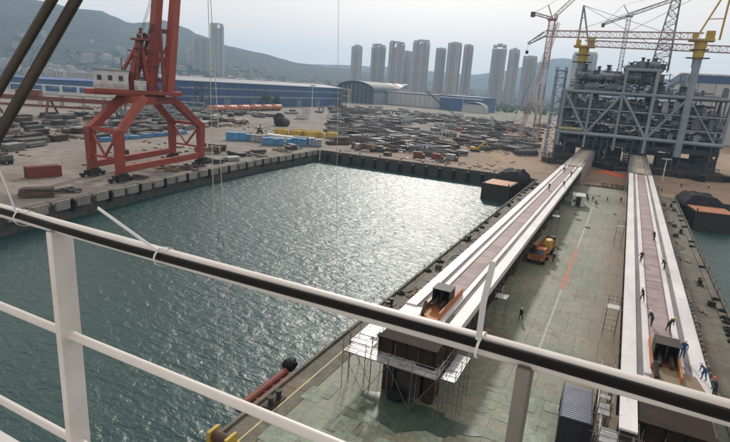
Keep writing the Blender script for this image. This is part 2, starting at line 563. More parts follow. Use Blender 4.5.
        if parent is not None:
            o.parent = parent
            ORIGIN[o.name] = ORIGIN.get(parent.name, (0, 0, 0))
            if local:
                ORIGIN[o.name] = (0, 0, 0)
        elif loc is not None:
            o.location = loc
            ORIGIN[o.name] = tuple(loc)
        else:
            ORIGIN[o.name] = (0, 0, 0)
        return o


def tag(o, label=None, cat=None, group=None, kind=None):
    if label:
        o['label'] = label
    if cat:
        o['category'] = cat
    if group:
        o['group'] = group
    if kind:
        o['kind'] = kind
    return o


def thing(name, label, cat, loc=(0, 0, 0), group=None, rz=0.0):
    o = bpy.data.objects.new(name, None)
    COL.objects.link(o)
    o.location = loc
    o.rotation_euler = (0, 0, rz)
    ORIGIN[o.name] = tuple(loc)
    return tag(o, label, cat, group)


def share(src, name, parent, loc, rz=0.0, material=None):
    """another object on the same mesh data (loc in the parent's space)"""
    o = bpy.data.objects.new(name, src.data)
    COL.objects.link(o)
    o.parent = parent
    o.location = loc
    o.rotation_euler = (0, 0, rz)
    return o


KIDS = {}


def copy_thing(root, loc, rz=0.0, label=None, group=None):
    r = root.copy()
    COL.objects.link(r)
    r.location = loc
    r.rotation_euler = (0, 0, rz)
    if label:
        r['label'] = label
    if group:
        r['group'] = group
    for ch in root.children:
        c = ch.copy()
        COL.objects.link(c)
        c.parent = r
        for g in ch.children:
            d = g.copy()
            COL.objects.link(d)
            d.parent = c
    return r

# ================================================================== SETTING
GZ = 4.5
QUAY = [(-88.0, -700.0), (-98.0, -20.0), (-101.0, 25.0), (-104.5, 54.0), (-108.8, 81.0), (-113.5, 110.0), (-117.0, 150.0), (-118.0, 190.0)]

w = MB()
w.add([(-900, -700, 0), (2500, -700, 0), (2500, 240, 0), (-900, 240, 0)], [(0, 1, 2, 3)])
tag(w.build('sea', water_material()), 'rippled teal harbour water in the dock basin', 'water', kind='structure')

g = MB()
near = [(x, y, GZ) for x, y in QUAY]
g.add([(-5600, -700, GZ)] + near + [(-5600, 190, GZ)], [tuple(range(len(near) + 2))])
g.add([(-5600, 190, GZ), (-118, 190, GZ), (5600, 190, GZ), (5600, 5600, GZ), (-5600, 5600, GZ)], [(0, 1, 2, 3, 4)])
yard = tag(g.build('yard_ground', ground_material()), 'sandy and concrete shipyard ground around the dock', 'ground', kind='structure')


def quay_wall(name, pts, block, material, capmat, label):
    base = MB()
    cap = MB()
    for (x0, y0), (x1, y1) in zip(pts, pts[1:]):
        d = Vector((x1 - x0, y1 - y0, 0)).normalized()
        nrm = Vector((d.y, -d.x, 0))
        a, b = Vector((x0, y0, 0)), Vector((x1, y1, 0))
        base.bar(a - nrm * 0.9 + Vector((0, 0, 0.6)), b - nrm * 0.9 + Vector((0, 0, 0.6)), 1.9, 7.4)
    o = base.build(name, material)
    tag(o, label, 'wall', kind='structure')
    return o


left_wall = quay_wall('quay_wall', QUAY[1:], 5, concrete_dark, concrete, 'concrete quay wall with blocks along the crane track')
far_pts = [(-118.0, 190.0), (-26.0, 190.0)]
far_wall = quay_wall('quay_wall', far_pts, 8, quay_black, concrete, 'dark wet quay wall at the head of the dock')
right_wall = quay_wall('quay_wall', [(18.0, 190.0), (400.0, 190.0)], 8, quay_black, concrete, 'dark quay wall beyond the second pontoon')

# wall blocks and rubber fenders along the crane quay
FG = 'rubber fenders along the crane quay'
seg = MB().box(-0.45, 0.45, -1.75, 1.75, -1.9, 0.1).box(-0.42, 0.2, -2.4, 2.4, -.55, 0.06).build('wall_block', concrete, left_wall, local=True)
first = True
fend = None
L = []
for (x0, y0), (x1, y1) in zip(QUAY[2:], QUAY[3:]):
    n = max(1, round(math.hypot(x1 - x0, y1 - y0) / 5.0))
    for i in range(n):
        t = (i + 0.5) / n
        L.append((x0 + (x1 - x0) * t, y0 + (y1 - y0) * t, math.atan2(-(x1 - x0), y1 - y0)))
for i, (x, y, a) in enumerate(L):
    p = Vector((x, y, GZ)) + Vector((math.cos(a), math.sin(a), 0)) * 0.3
    if i == 0:
        o = seg
    else:
        o = share(seg, 'wall_block', left_wall, (0, 0, 0))
    o.location = p + Vector((0, 0, RND.uniform(-0.08, 0.08)))
    o.rotation_euler = (0, 0, a + RND.uniform(-0.01, 0.01))
    if i % 2 == 0:
        d = Vector((-math.sin(a), math.cos(a), 0)) * 2.5
        f = MB()
        f.tube((0, 0, -2.6), (0, 0, 0.0), 0.42, 10)
        f.box(-0.5, -0.2, -0.5, 0.5, -2.7, 0.05)
        fo = f.build('rubber_fender', black_rubber, loc=(0, 0, 0), local=True)
        fo.location = Vector((x, y, GZ)) + d + Vector((math.cos(a), math.sin(a), 0)) * 0.5
        fo.rotation_euler = (0, 0, a)
        tag(fo, 'black rubber fender hung between concrete blocks of the crane quay', 'fender', FG)
# coping kerb pieces on top of the crane quay and the dock head
kerb = MB().box(-0.35, 0.35, -2.4, 2.4, 0, 0.28).build('coping_stone', concrete, left_wall, local=True)
for i, (x, y, a) in enumerate(L):
    o = kerb if i == 0 else share(kerb, 'coping_stone', left_wall, (0, 0, 0))
    o.location = Vector((x, y, GZ + 0.002)) - Vector((math.cos(a), math.sin(a), 0)) * 0.75
    o.rotation_euler = (0, 0, a)
cope = MB().box(-2.85, 2.85, -0.5, 0.5, 0, 0.3).build('coping_stone', concrete, far_wall, local=True)
for i in range(15):
    o = cope if i == 0 else share(cope, 'coping_stone', far_wall, (0, 0, 0))
    o.location = (-114.6 + i * 6.0, 191.0, GZ + 0.002)
for i in range(16):
    x = -112 + i * 5.6
    f = MB().tube((x, 188.9, 0.2), (x, 188.9, 3.9), 0.55, 10).box(x - 0.5, x + 0.5, 189.0, 189.35, 0.3, 3.8)
    tag(f.build('tyre_fender', black_rubber), 'black cylinder fender against the dock head wall', 'fender', 'fenders along the dock head')
# white depth mark post at the dock corner
p = MB().box(-116.3, -115.9, 188.95, 189.2, 0.3, 5.2)
tag(p.build('tide_board', off_white), 'white tide board in the corner of the dock', 'tide board')
# mooring bollards along the dock head
for i in range(9):
    x = -108 + i * 9.5
    b = MB().tube((x, 192.6, GZ), (x, 192.6, GZ + 0.7), 0.3, 8).tube((x, 192.6, GZ + 0.7), (x, 192.6, GZ + 0.9), 0.45, 8)
    tag(b.build('mooring_bollard', black_steel), 'black iron mooring bollard on the dock head edge', 'bollard', 'bollards along the dock head')


# ------------------------------------------------------------------ hills
def value_noise(x, y, seed=0):
    def h(i, j):
        k = (i * 374761393 + j * 668265263 + seed * 1442695041) & 0xFFFFFFFF
        k = ((k ^ (k >> 13)) * 1274126177) & 0xFFFFFFFF
        return ((k ^ (k >> 16)) & 0xFFFF) / 65535.0
    i, j = math.floor(x), math.floor(y)
    fx, fy = x - i, y - j
    fx, fy = fx * fx * (3 - 2 * fx), fy * fy * (3 - 2 * fy)
    return (h(i, j) * (1 - fx) + h(i + 1, j) * fx) * (1 - fy) + (h(i, j + 1) * (1 - fx) + h(i + 1, j + 1) * fx) * fy


def fbm(x, y, o=5, seed=0):
    s, a = 0, 0.5
    for k in range(o):
        s += a * value_noise(x, y, seed + k)
        x, y, a = x * 2.03, y * 2.03, a * 0.52
    return s


def interp(tab, t):
    if t <= tab[0][0]:
        return tab[0][1]
    for (a, va), (b, vb) in zip(tab, tab[1:]):
        if t <= b:
            f = (t - a) / (b - a)
            f = f * f * (3 - 2 * f)
            return va + (vb - va) * f
    return tab[-1][1]


HEIGHT = []


def hill(name, label, r0, rc, r1, a0, a1, tab, na=190, nr=46, seed=1, rough=0.22):
    """a ridge of hills: crest height by bearing (degrees from the dock axis), falling off to both sides"""
    def height(x, y):
        r, a = math.hypot(x, y), math.degrees(math.atan2(x, y))
        t = (r - r0) / (rc - r0) if r < rc else (r1 - r) / (r1 - rc)
        t = max(0.0, t)
        nse = fbm(x / 420, y / 420, 5, seed) - 0.48
        z = interp(tab, a) * t ** 1.5 * (1.5 - 0.5 * t) * (1 + rough * nse * 2 * (1.25 - t)) + fbm(x / 90, y / 90, 3, seed + 9) * 14 * min(1, t * 4)
        return GZ - 1 + z * max(0, min(1, (a - a0) / 6, (a1 - a) / 6))
    HEIGHT.append(height)
    mb = MB()
    vs = []
    for i in range(na + 1):
        a = a0 + (a1 - a0) * i / na
        for j in range(nr + 1):
            r = r0 + (r1 - r0) * j / nr
            x, y = r * math.sin(R(a)), r * math.cos(R(a))
            vs.append((x, y, height(x, y)))
    fs = []
    for i in range(na):
        for j in range(nr):
            o = i * (nr + 1) + j
            fs.append((o, o + 1, o + nr + 2, o + nr + 1))
    mb.add(vs, fs)
    o = mb.build(name, HILL, smooth=True)
    return tag(o, label, 'hill', kind='structure')


HILL = hill_material()
# bearing (deg) -> crest height (m)
HILL_TAB = [(-110, 200), (-75, 300), (-66, 310), (-60.8, 296), (-57.1, 282), (-55.2, 268), (-53.1, 270), (-51.9, 248), (-50.6, 229), (-49.3, 240), (-47.9, 255),
            (-45.6, 230), (-44.2, 201), (-41.3, 162), (-38.2, 143), (-34.1, 110), (-29.8, 96), (-23.4, 70), (-15, 45), (20, 30)]
hill('hill', 'wooded hill rising behind the shipyard and town', 1500, 2700, 3600, -112, 10, HILL_TAB, seed=3)
HILL_FAR = [(-60, 100), (-40, 140), (-34, 160), (-29.8, 174), (-23.4, 183), (-19.1, 172), (-15.9, 170), (-12.9, 200), (-11, 247), (-8.6, 303), (-7.2, 331), (-5.8, 321), (-1.5, 225), (10, 160), (40, 140), (75, 120)]
hill('hill', 'distant hazy mountain ridge beyond the apartment towers', 3300, 4500, 5500, -62, 78, HILL_FAR, na=150, nr=24, seed=8)


# ------------------------------------------------------------------ apartment towers
def facade_material(name, wall, glass, floor_h=3.0, bay=3.6):
    M = bpy.data.materials.new(name)
    M.use_nodes = True
    n, l = M.node_tree.nodes, M.node_tree.links
    b = n['Principled BSDF']
    b.inputs['Roughness'].default_value = 0.75
    tc = n.new('ShaderNodeTexCoord')
    sep = n.new('ShaderNodeSeparateXYZ')
    l.new(tc.outputs['Object'], sep.inputs[0])

    def frac(v, div, lo):
        d = n.new('ShaderNodeMath')
        d.operation = 'DIVIDE'
        l.new(v, d.inputs[0])
        d.inputs[1].default_value = div
        f = n.new('ShaderNodeMath')
        f.operation = 'FRACT'
        l.new(d.outputs[0], f.inputs[0])
        c = n.new('ShaderNodeMath')
        c.operation = 'GREATER_THAN'
        l.new(f.outputs[0], c.inputs[0])
        c.inputs[1].default_value = lo
        return c.outputs[0]
    ad = n.new('ShaderNodeMath')
    ad.operation = 'ADD'
    l.new(sep.outputs['X'], ad.inputs[0])
    l.new(sep.outputs['Y'], ad.inputs[1])
    mu = n.new('ShaderNodeMath')
    mu.operation = 'MULTIPLY'
    l.new(frac(sep.outputs['Z'], floor_h, 0.45), mu.inputs[0])
    l.new(frac(ad.outputs[0], bay, 0.42), mu.inputs[1])
    mx = n.new('ShaderNodeMix')
    mx.data_type = 'RGBA'
    mx.inputs[6].default_value = (*wall, 1)
    mx.inputs[7].default_value = (*glass, 1)
    l.new(mu.outputs[0], mx.inputs[0])
    l.new(mx.outputs[2], b.inputs['Base Color'])
    return M


FAC_A = facade_material('facade_pale', (0.5, 0.49, 0.48), (0.2, 0.21, 0.23))
FAC_B = facade_material('facade_grey', (0.43, 0.42, 0.42), (0.17, 0.18, 0.2), 3.0, 4.2)
FAC_C = facade_material('facade_low', (0.4, 0.38, 0.36), (0.09, 0.1, 0.12), 3.2, 5.0)
TG = 'apartment towers beyond the shipyard'


def apartment_tower(x, y, w_, d_, h, facs, label, steps=0, rz=0.0):
    t = thing('apartment_tower', label, 'building', (x, y, GZ), TG, rz)
    wall = MB()
    nb = max(2, int(w_ / 9))
    bw = w_ / nb
    for i in range(nb):
        x0 = -w_ / 2 + i * bw
        dd = d_ / 2 - (1.8 if i % 2 else 0)
        hh = h - (steps * RND.choice((0, 1, 2)) * 3.2 if nb > 2 else 0)
        wall.box(x0 + 0.01, x0 + bw - 0.9, -dd, dd, 0, hh)
        wall.box(x0 + bw - 0.9, x0 + bw - 0.01, -d_ / 2 + 3.2, d_ / 2 - 3.2, 0, h - 4)
    wall.build('wall', facs, t, local=True)
    rf = MB()
    rf.box(-w_ * 0.18, w_ * 0.18, -d_ * 0.4, d_ * 0.4, h - 0.5, h + RND.uniform(2, 7))
    rf.box(-w_ * 0.46, -w_ * 0.2, -d_ * 0.4, d_ * 0.4, h - 3.5, h + RND.uniform(1, 4))
    rf.box(w_ * 0.2, w_ * 0.45, -d_ * 0.4, d_ * 0.4, h - 3.5, h + RND.uniform(0.5, 4))
    rf.build('roof', tower_b, t, local=True)
    # projecting balcony stacks on the dock side
    for i in range(nb):
        x0 = -w_ / 2 + (i + 0.22) * bw
        bl = MB()
        k = 0
        while k * 3.2 < h - 8:
            bl.box(x0, x0 + bw * 0.42, -d_ / 2 - 1.3, -d_ / 2 + 2.0, 3.2 * k + 2.9, 3.2 * k + 4.0)
            k += 1
        bl.build('balcony', tower_a, t, local=True)['kind'] = 'stuff'
    return t


TOWERS = [  # x, y, width, depth, height, facade, steps
    (-693, 1300, 27, 22, 128, FAC_A, 0, 'slim pale apartment tower standing alone above the arched shed'),
    (-632, 1310, 36, 24, 134, FAC_B, 1, 'grey apartment tower beside the slim lone tower'),
    (-574, 1300, 38, 24, 142, FAC_A, 2, 'broad apartment tower with stepped roofline over the chequered roof'),
    (-596, 1420, 30, 22, 128, FAC_B, 0, 'apartment tower half hidden between two broader towers'),
    (-506, 1300, 40, 25, 146, FAC_A, 1, 'apartment tower with a peaked rooftop box in mid cluster'),
    (-459, 1320, 26, 22, 131, FAC_B, 0, 'narrow lower apartment tower next to the peaked one'),
    (-417, 1300, 32, 25, 143, FAC_A, 0, 'taller half of the paired apartment towers above the blue shed'),
    (-384, 1310, 22, 25, 138, FAC_B, 0, 'shorter half of the paired apartment towers above the blue shed'),
    (-305, 1300, 34, 27, 139, FAC_B, 1, 'wide apartment tower set apart across the gap in the skyline'),
    (-272, 1315, 24, 25, 132, FAC_A, 0, 'slender wing joined to the wide set apart tower'),
    (-236, 1330, 33, 24, 120, FAC_B, 0, 'lower apartment tower just short of the striped crane mast'),
    (-112, 1300, 52, 26, 128, FAC_A, 1, 'pale apartment tower showing above the topside module'),
    (-1192, 1300, 40, 28, 182, FAC_B, 2, 'tallest apartment tower below the wooded hill'),
    (-1268, 1310, 52, 26, 142, FAC_B, 1, 'broad grey apartment block beside the tallest tower'),
    (-1332, 1340, 40, 26, 108, FAC_A, 0, 'lower apartment block at the outer end of the hill group'),
]
for x, y, w_, d_, h, fm, st, lab in TOWERS:
    apartment_tower(x, y, w_, d_, h, fm, lab, st, rz=R(RND.uniform(-6, 6)) + (R(36) if x < -1000 else R(12)))

# low town blocks at the foot of the hill
LG = 'low town blocks at the foot of the hill'
def low_block(x, y, w_, d_, h, rz, red):
    lab = '%s %s town block %s' % ('long' if w_ > 30 else 'mid sized' if w_ > 20 else 'small', 'red roofed' if red else 'flat roofed',
                                   'on the lower slope of the wooded hill' if math.hypot(x, y) > 1560 else 'on the flat below the hill' if y < 900 else 'around the apartment towers')
    t = thing('town_block', lab, 'building', (x, y, max(GZ - 2, HEIGHT[0](x, y) - 3)), lab + 's', rz)
    MB().box(-w_ / 2, w_ / 2, -d_ / 2, d_ / 2, 0, h).build('wall', FAC_C, t, local=True)
    r = MB()
    if red:
        r.add([(-w_ / 2 - .5, -d_ / 2 - .5, h), (w_ / 2 + .5, -d_ / 2 - .5, h), (w_ / 2 + .5, d_ / 2 + .5, h), (-w_ / 2 - .5, d_ / 2 + .5, h), (-w_ / 2, 0, h + 4), (w_ / 2, 0, h + 4)],
              [(0, 1, 5, 4), (2, 3, 4, 5), (0, 4, 3), (1, 2, 5), (3, 2, 1, 0)])
        r.build('roof', house_roof, t, local=True)
    else:
        r.box(-w_ / 2 - .3, w_ / 2 + .3, -d_ / 2 - .3, d_ / 2 + .3, h, h + 1.2)
        r.box(-w_ * .2, w_ * .1, -d_ * .2, d_ * .2, h + 1.2, h + 4)
        r.build('roof', tower_a, t, local=True)


for k in range(170):
    a = RND.uniform(-66, -12)
    if k % 3 == 0:
        a = RND.uniform(-58, -30)
    r = RND.uniform(900, 1750) if k % 2 else RND.uniform(1500, 2050)
    if -30 < a and r < 1150:
        r += 320
    low_block(r * math.sin(R(a)), r * math.cos(R(a)), RND.uniform(12, 40), RND.uniform(9, 15), RND.uniform(8, 24), R(RND.uniform(0, 180)), RND.random() < 0.35)


# woods and shrub belt between the yard and the town: leaf clumps joined as one mass
wd = MB()
for k in range(5200):
    a = RND.uniform(-70, 6)
    r = RND.uniform(880, 1900)
    x, y = r * math.sin(R(a)), r * math.cos(R(a))
    s = RND.uniform(3, 7)
    z = max(GZ, HEIGHT[0](x, y)) + s * 0.5
    q = [Vector((RND.uniform(-1, 1), RND.uniform(-1, 1), RND.uniform(-.8, 1))) * s for _ in range(4)]
    c = Vector((x, y, z))
    wd.add([c + q[0], c + q[1], c + q[2], c + q[3]], [(0, 1, 2), (0, 2, 3), (0, 3, 1), (1, 3, 2)])
tag(wd.build('woods', foliage), 'dark green tree belt in front of the town blocks', 'woods', kind='stuff')


# ------------------------------------------------------------------ sheds
def facade_strip(t, x, y0, y1, z0, z1, n, m, name, dx=0.12):
    """n panels along y on a face at x"""
    st = (y1 - y0) / n
    src = MB().box(0, dx, 0.15, st - 0.15, 0, z1 - z0).build(name, m, t, local=True)
    o0 = ORIGIN[t.name]
    for i in range(n):
        o = src if i == 0 else share(src, name, t, (0, 0, 0))
        o.location = (x - o0[0], y0 + st * i - o0[1], z0 - o0[2])


# long blue hall whose side faces the dock
t = thing('blue_hall', 'long blue steel workshop hall with pale window bands', 'building', (-340, 460, GZ))
MB().box(-402, -338, 322, 600, GZ, 27.0).build('wall', blue_dark, t)
facade_strip(t, -338, 322, 600, GZ + 0.2, 13.0, 28, blue_clad, 'wall_panel')
facade_strip(t, -338, 322, 600, 13.2, 15.0, 28, clad_grey, 'window_band', 0.06)
facade_strip(t, -338, 322, 600, 15.2, 20.5, 28, blue_clad, 'upper_panel')
facade_strip(t, -338, 322, 600, 20.7, 22.0, 28, clad_grey, 'clerestory', 0.06)
facade_strip(t, -338, 322, 600, 22.2, 26.9, 28, blue_clad, 'eaves_panel')
rf = MB().add([(-403, 320, 27.05), (-337, 320, 27.05), (-337, 602, 27.05), (-403, 602, 27.05), (-370, 320, 30.2), (-370, 602, 30.2)],
              [(1, 2, 5, 4), (3, 0, 4, 5), (0, 1, 4), (2, 3, 5), (3, 2, 1, 0)])
ro = rf.build('roof', clad_grey, t)
for i in range(9):
    y = 338 + i * 31
    MB().box(-371.5, -368.5, y, y + 14, 30.0, 31.6).build('ridge_vent', off_white, ro)
for i in range(7):
    y = 336 + i * 40
    MB().box(-338.0, -337.6, y, y + 9, GZ, 12.0).build('door', glass_band, t)
# steel stair towers in front of the blue hall
for (x, y, lab) in ((-322, 333, 'open steel stair tower at the near end of the blue hall'), (-330, 585, 'open steel stair tower at the far end of the blue hall')):
    t = thing('stair_tower', lab, 'tower', (x, y, GZ))
    for ix in (-4, 4):
        for iy in (-4, 4):
            MB().bar((x + ix, y + iy, GZ), (x + ix, y + iy, 27), 0.6).build('column', module_dark, t)
    for k in range(5):
        z = GZ + 4 + k * 4.4
        MB().box(x - 4.2, x + 4.2, y - 4.2, y + 4.2, z, z + 0.35).build('landing', module_dark, t)
        s = 1 if k % 2 else -1
        MB().bar((x - 3.6 * s, y - 3, z - 4.2), (x + 3.6 * s, y - 3, z), 1.2, 0.3).build('flight', module_dark, t)

# smaller blue building further along the west yard
t = thing('blue_shed', 'low blue shed beyond the pale pipe racks', 'building', (-560, 372, GZ))
MB().box(-620, -530, 330, 430, GZ, 17).build('wall', blue_clad, t)
MB().box(-621, -529, 329, 431, 17.01, 18).build('roof', blue_dark, t)
for i in range(6):
    MB().box(-529.98, -529.7, 336 + i * 15, 345 + i * 15, 9, 12).build('window', glass_band, t)

# arched dark hangar
t = thing('arched_hangar', 'dark hangar with rounded arch roof', 'building', (-410, 770, GZ))
def arch(mb, cx, y0, y1, half, spring, rise, th, n=14):
    pts = []
    for i in range(n + 1):
        a = math.pi * i / n
        pts.append((cx - half * math.cos(a), spring + rise * math.sin(a)))
    for (xa, za), (xb, zb) in zip(pts, pts[1:]):
        mb.add([(xa, y0, za), (xb, y0, zb), (xb, y1, zb), (xa, y1, za), (xa, y0, za + th), (xb, y0, zb + th), (xb, y1, zb + th), (xa, y1, za + th)],
               [(3, 2, 1, 0), (4, 5, 6, 7), (0, 1, 5, 4), (2, 3, 7, 6), (1, 2, 6, 5), (3, 0, 4, 7)])
    return pts
mb = MB()
arch(mb, -398, 745, 840, 36, 22, 16, 1.0)
mb.build('roof', module_dark, t)
MB().box(-434, -432, 747, 838, GZ, 22).build('wall', clad_grey, t)
MB().box(-364, -362, 747, 838, GZ, 22).build('wall', clad_grey, t)
outline = [(-398 - 34 * math.cos(math.pi * i / 14), 22 + 15 * math.sin(math.pi * i / 14)) for i in range(15)]
e = MB()
n_ = len(outline)
vs = [(x, 750.0, z) for x, z in outline] + [(-364, 750, GZ), (-432, 750, GZ)]
e.add(vs, [tuple(range(len(vs)))])
e.add([(x, 752.0, z) for x, _, z in vs], [tuple(range(len(vs) - 1, -1, -1))])
e.build('end_screen', module_dark, t)
for i in range(9):
    x = -428 + i * 7.6
    MB().box(x - 0.4, x + 0.4, 748.8, 749.8, GZ, 22 + 13 * math.sqrt(max(0, 1 - ((x + 398) / 36) ** 2))).build('screen_rib', clad_grey, t)
# pale steel gantry beside the hangar
t = thing('goalpost_gantry', 'pale goalpost gantry standing before the arched hangar', 'gantry', (-412, 728, GZ))
for x in (-420, -398):
    MB().bar((x, 728, GZ), (x, 728, 24), 1.6).build('leg', pale_yellow, t)
MB().bar((-423, 728, 24.8), (-395, 728, 24.8), 1.8, 1.8).build('crossbeam', pale_yellow, t)
MB().bar((-420, 728, 15), (-398, 728, 15), 1.0).build('tie_beam', pale_yellow, t)

# grey hall with a chequered rose roof behind
t = thing('grey_hall', 'long grey concrete hall next to the arched hangar', 'building', (-315, 815, GZ))
MB().box(-361, -262, 790, 845, GZ, 25).build('wall', clad_grey, t)
for i in range(12):
    x = -359 + i * 8.1
    MB().box(x, x + 7.4, 789.6, 789.98, GZ + 1, 23).build('wall_panel', tower_a, t)
MB().box(-362, -261, 789, 846, 25.01, 26.2).build('roof', tower_b, t)
t = thing('market_hall', 'hall with chequered rose and white barrel roof', 'building', (-420, 880, GZ))
MB().box(-455, -365, 850, 910, GZ, 30).build('wall', house_wall, t)
for i in range(10):
    for j in range(4):
        x0, x1 = -455 + i * 9, -455 + i * 9 + 8.8
        y0 = 850 + j * 10
        z0 = 30 + 9 * math.sin(math.pi * 0.5 * j / 4)
        z1 = 30 + 9 * math.sin(math.pi * 0.5 * (j + 1) / 4)
        MB().add([(x0, y0, z0), (x1, y0, z0), (x1, y0 + 10, z1), (x0, y0 + 10, z1), (x0, y0, z0 - .4), (x1, y0, z0 - .4), (x1, y0 + 10, z1 - .4), (x0, y0 + 10, z1 - .4)],
                 [(0, 1, 2, 3), (7, 6, 5, 4), (0, 4, 5, 1), (1, 5, 6, 2), (2, 6, 7, 3), (3, 7, 4, 0)]).build('roof_panel', roof_check if (i + j) % 2 else off_white, t)

# blue shed with a pale rounded annex
t = thing('blue_shed', 'wide blue shed under the paired apartment towers', 'building', (-232, 800, GZ))
MB().box(-262, -196, 770, 850, GZ, 24).build('wall', blue_clad, t)
MB().box(-263, -195, 769, 851, 24.01, 26.5).build('roof', blue_dark, t)
MB().box(-262.5, -195.5, 768.9, 769.6, 22.5, 24.0).build('fascia', off_white, t)
for i in range(6):
    MB().box(-258 + i * 10.5, -251 + i * 10.5, 769.6, 769.95, GZ, 14).build('door', blue_dark, t)
t = thing('fabric_shelter', 'pale rounded fabric shelter beside the wide blue shed', 'shelter', (-200, 770, GZ))
mb = MB()
arch(mb, -203, 748, 768, 17, 10, 9, 0.6)
mb.box(-220, -219.4, 748, 768, GZ, 10.3).box(-186.6, -186, 748, 768, GZ, 10.3)
mb.build('cover', tower_a, t)
MB().box(-219, -187, 749, 749.5, GZ, 16).build('end_wall', tower_a, t)

# the great pale assembly hall behind the module
t = thing('assembly_hall', 'huge pale assembly hall with a blue roof band', 'building', (110, 560, GZ))
MB().box(32, 300, 500, 640, GZ, 57).build('wall', clad_grey, t)
for i in range(22):
    x = 33 + i * 12.1
    MB().box(x, x + 11.6, 499.5, 499.98, GZ + 0.5, 52).build('wall_panel', tower_a, t)
MB().box(31, 301, 499, 641, 52.2, 58).build('eaves_band', blue_clad, t)
MB().box(30.5, 301.5, 498.5, 641.5, 58.01, 59.2).build('roof', off_white, t)


# one leafy tree by the blue hall
def tree(x, y, h, label):
    t = thing('tree', label, 'tree', (x, y, GZ))
    tr = MB()
    tr.path([(x, y, GZ), (x + .2, y, GZ + h * .3), (x, y + .2, GZ + h * .6)], [h * .05, h * .035, h * .015], 7)
    for k in range(6):
        a = k * 1.05
        tr.tube((x, y, GZ + h * (.3 + .04 * k)), (x + math.cos(a) * h * .25, y + math.sin(a) * h * .25, GZ + h * (.5 + .05 * k)), h * .014, 5, h * .005)
    tr.build('trunk', bark, t)
    c = MB()
    for k in range(900):
        u = Vector((RND.gauss(0, 1), RND.gauss(0, 1), RND.gauss(0, 1))).normalized() * (RND.random() ** .4)
        p = Vector((x, y, GZ + h * .62)) + Vector((u.x * h * .36, u.y * h * .36, u.z * h * .4)) * (0.75 + .5 * value_noise(u.x * 3 + 9, u.y * 3 + u.z * 2 + 9, 4))
        s = h * RND.uniform(.025, .05)
        a = Vector((RND.uniform(-1, 1), RND.uniform(-1, 1), RND.uniform(-1, 1))) * s
        b = Vector((RND.uniform(-1, 1), RND.uniform(-1, 1), RND.uniform(-1, 1))) * s
        c.add([p - a, p - b, p + a, p + b], [(0, 1, 2, 3)])
    c.build('crown', foliage, t)
    return t


tree(-326, 425, 15, 'leafy green tree in front of the blue hall')
tree(-322, 437, 12, 'shorter green tree beside the leafy one by the blue hall')

# ================================================================== VESSEL
DZ = 5.0
VX0, VX1, VY0, VY1 = -25.2, 17.4, 20.0, 187.0
vessel = thing('cargo_vessel', 'wide flat green decked heavy cargo vessel berthed stern to the dock head', 'vessel', (-4, 104, 0))
hl = MB()
hl.prism([(VX0, VY0), (VX1, VY0), (VX1, VY1), (VX0, VY1)], -3.0, 4.6)
hl.prism([(VX0, 19.95), (VX0 + 4, -14), (-4, -24), (VX1 - 4, -14), (VX1, 19.95)], -3.0, 4.6)
hl.build('hull', hull_paint, vessel)
MB().box(VX0 + 0.15, VX1 - 0.15, -10, VY1 - 0.1, 4.61, 4.88).build('deck', deck_seam, vessel)
# welded deck plates: the ones that show largest singly, the rest as one part
PW, PL = 2.6, 5.6
PX0, PX1 = -18.9, 11.9
plates = MB().box(-PW / 2 + .012, PW / 2 - .012, -PL / 2 + .012, PL / 2 - .012, -0.10, 0.0).build('deck_plate', deck_plate_mat, vessel, local=True)
cells = []
for j in range(29):
    y = 24.6 + PL / 2 + j * PL
    for i in range(13):
        x = -22.0 + PW / 2 + i * PW + (PW / 2 if j % 2 else 0)
        cells.append((x, y))
rest = MB()
usedn = 0
for j in range(1, 29, 2):      # half plates that close the odd rows
    yy = 24.6 + j * PL
    rest.box(-22.0 + .012, -22.0 + PW / 2 - .012, yy + .012, yy + PL - .012, DZ - .1, DZ - .002)
for (x, y) in cells:
    if y < 120 and usedn < 225 and not (3.5 < x < 9 and y > 46):
        o = plates if usedn == 0 else share(plates, 'deck_plate', vessel, (0, 0, 0))
        o.location = (x + 4, y - 104, DZ + RND.uniform(-0.006, 0.006))
        usedn += 1
    else:
        dz = RND.uniform(-0.006, 0.006)
        rest.box(x - PW / 2 + .012, x + PW / 2 - .012, y - PL / 2 + .012, y + PL / 2 - .012, DZ - 0.1 + dz, DZ + dz)
rest.build('deck_plating', deck_plate_mat, vessel)['kind'] = 'stuff'
# rougher walkway strips outside the skid beams
sp = MB().box(-1.55, 1.55, -2.8 + .02, 2.8 - .02, -0.10, 0.0).build('side_plate', side_deck, vessel, local=True)
k = 0
for j in range(29):
    y = 24.6 + 2.8 + j * 5.6
    for x in (-23.6, 14.4):
        o = sp if k == 0 else share(sp, 'side_plate', vessel, (0, 0, 0))
        o.location = (x + 4, y - 104, DZ - 0.006 + RND.uniform(-0.004, 0.004))
        k += 1
# raised edge coaming
for x, nm in ((VX0 + 0.22, 'coaming'), (VX1 - 0.22, 'coaming')):
    MB().box(x - 0.15, x + 0.15, 22, VY1 - 0.5, 4.9, 5.28).build(nm, side_deck, vessel)
MB().box(VX1 - 1.35, VX1 - 0.45, 22, VY1 - 0.5, 4.9, 5.06).build('waterway', side_deck, vessel)
# paint
MB().box(-23.35, -23.2, 24.6, 47.5, DZ + .006, DZ + .012).build('yellow_line', pale_yellow, vessel)
MB().bar((-23.27, 47.5, DZ + .011), (-21.3, 50.0, DZ + .011), 0.15, 0.006).build('yellow_line', pale_yellow, vessel)
MB().box(-21.4, -21.25, 50.0, 62, DZ + .008, DZ + .014).build('yellow_line', pale_yellow, vessel)
MB().box(-4.75, -4.52, 56, 79, DZ + .010, DZ + .016).build('white_line', stripe_white, vessel)
MB().box(-4.95, -4.35, 79.2, 104, DZ + .010, DZ + .018).build('orange_strip', stripe_orange, vessel)
MB().box(-4.75, -4.52, 104.3, 150, DZ + .010, DZ + .016).build('white_line', stripe_white, vessel)
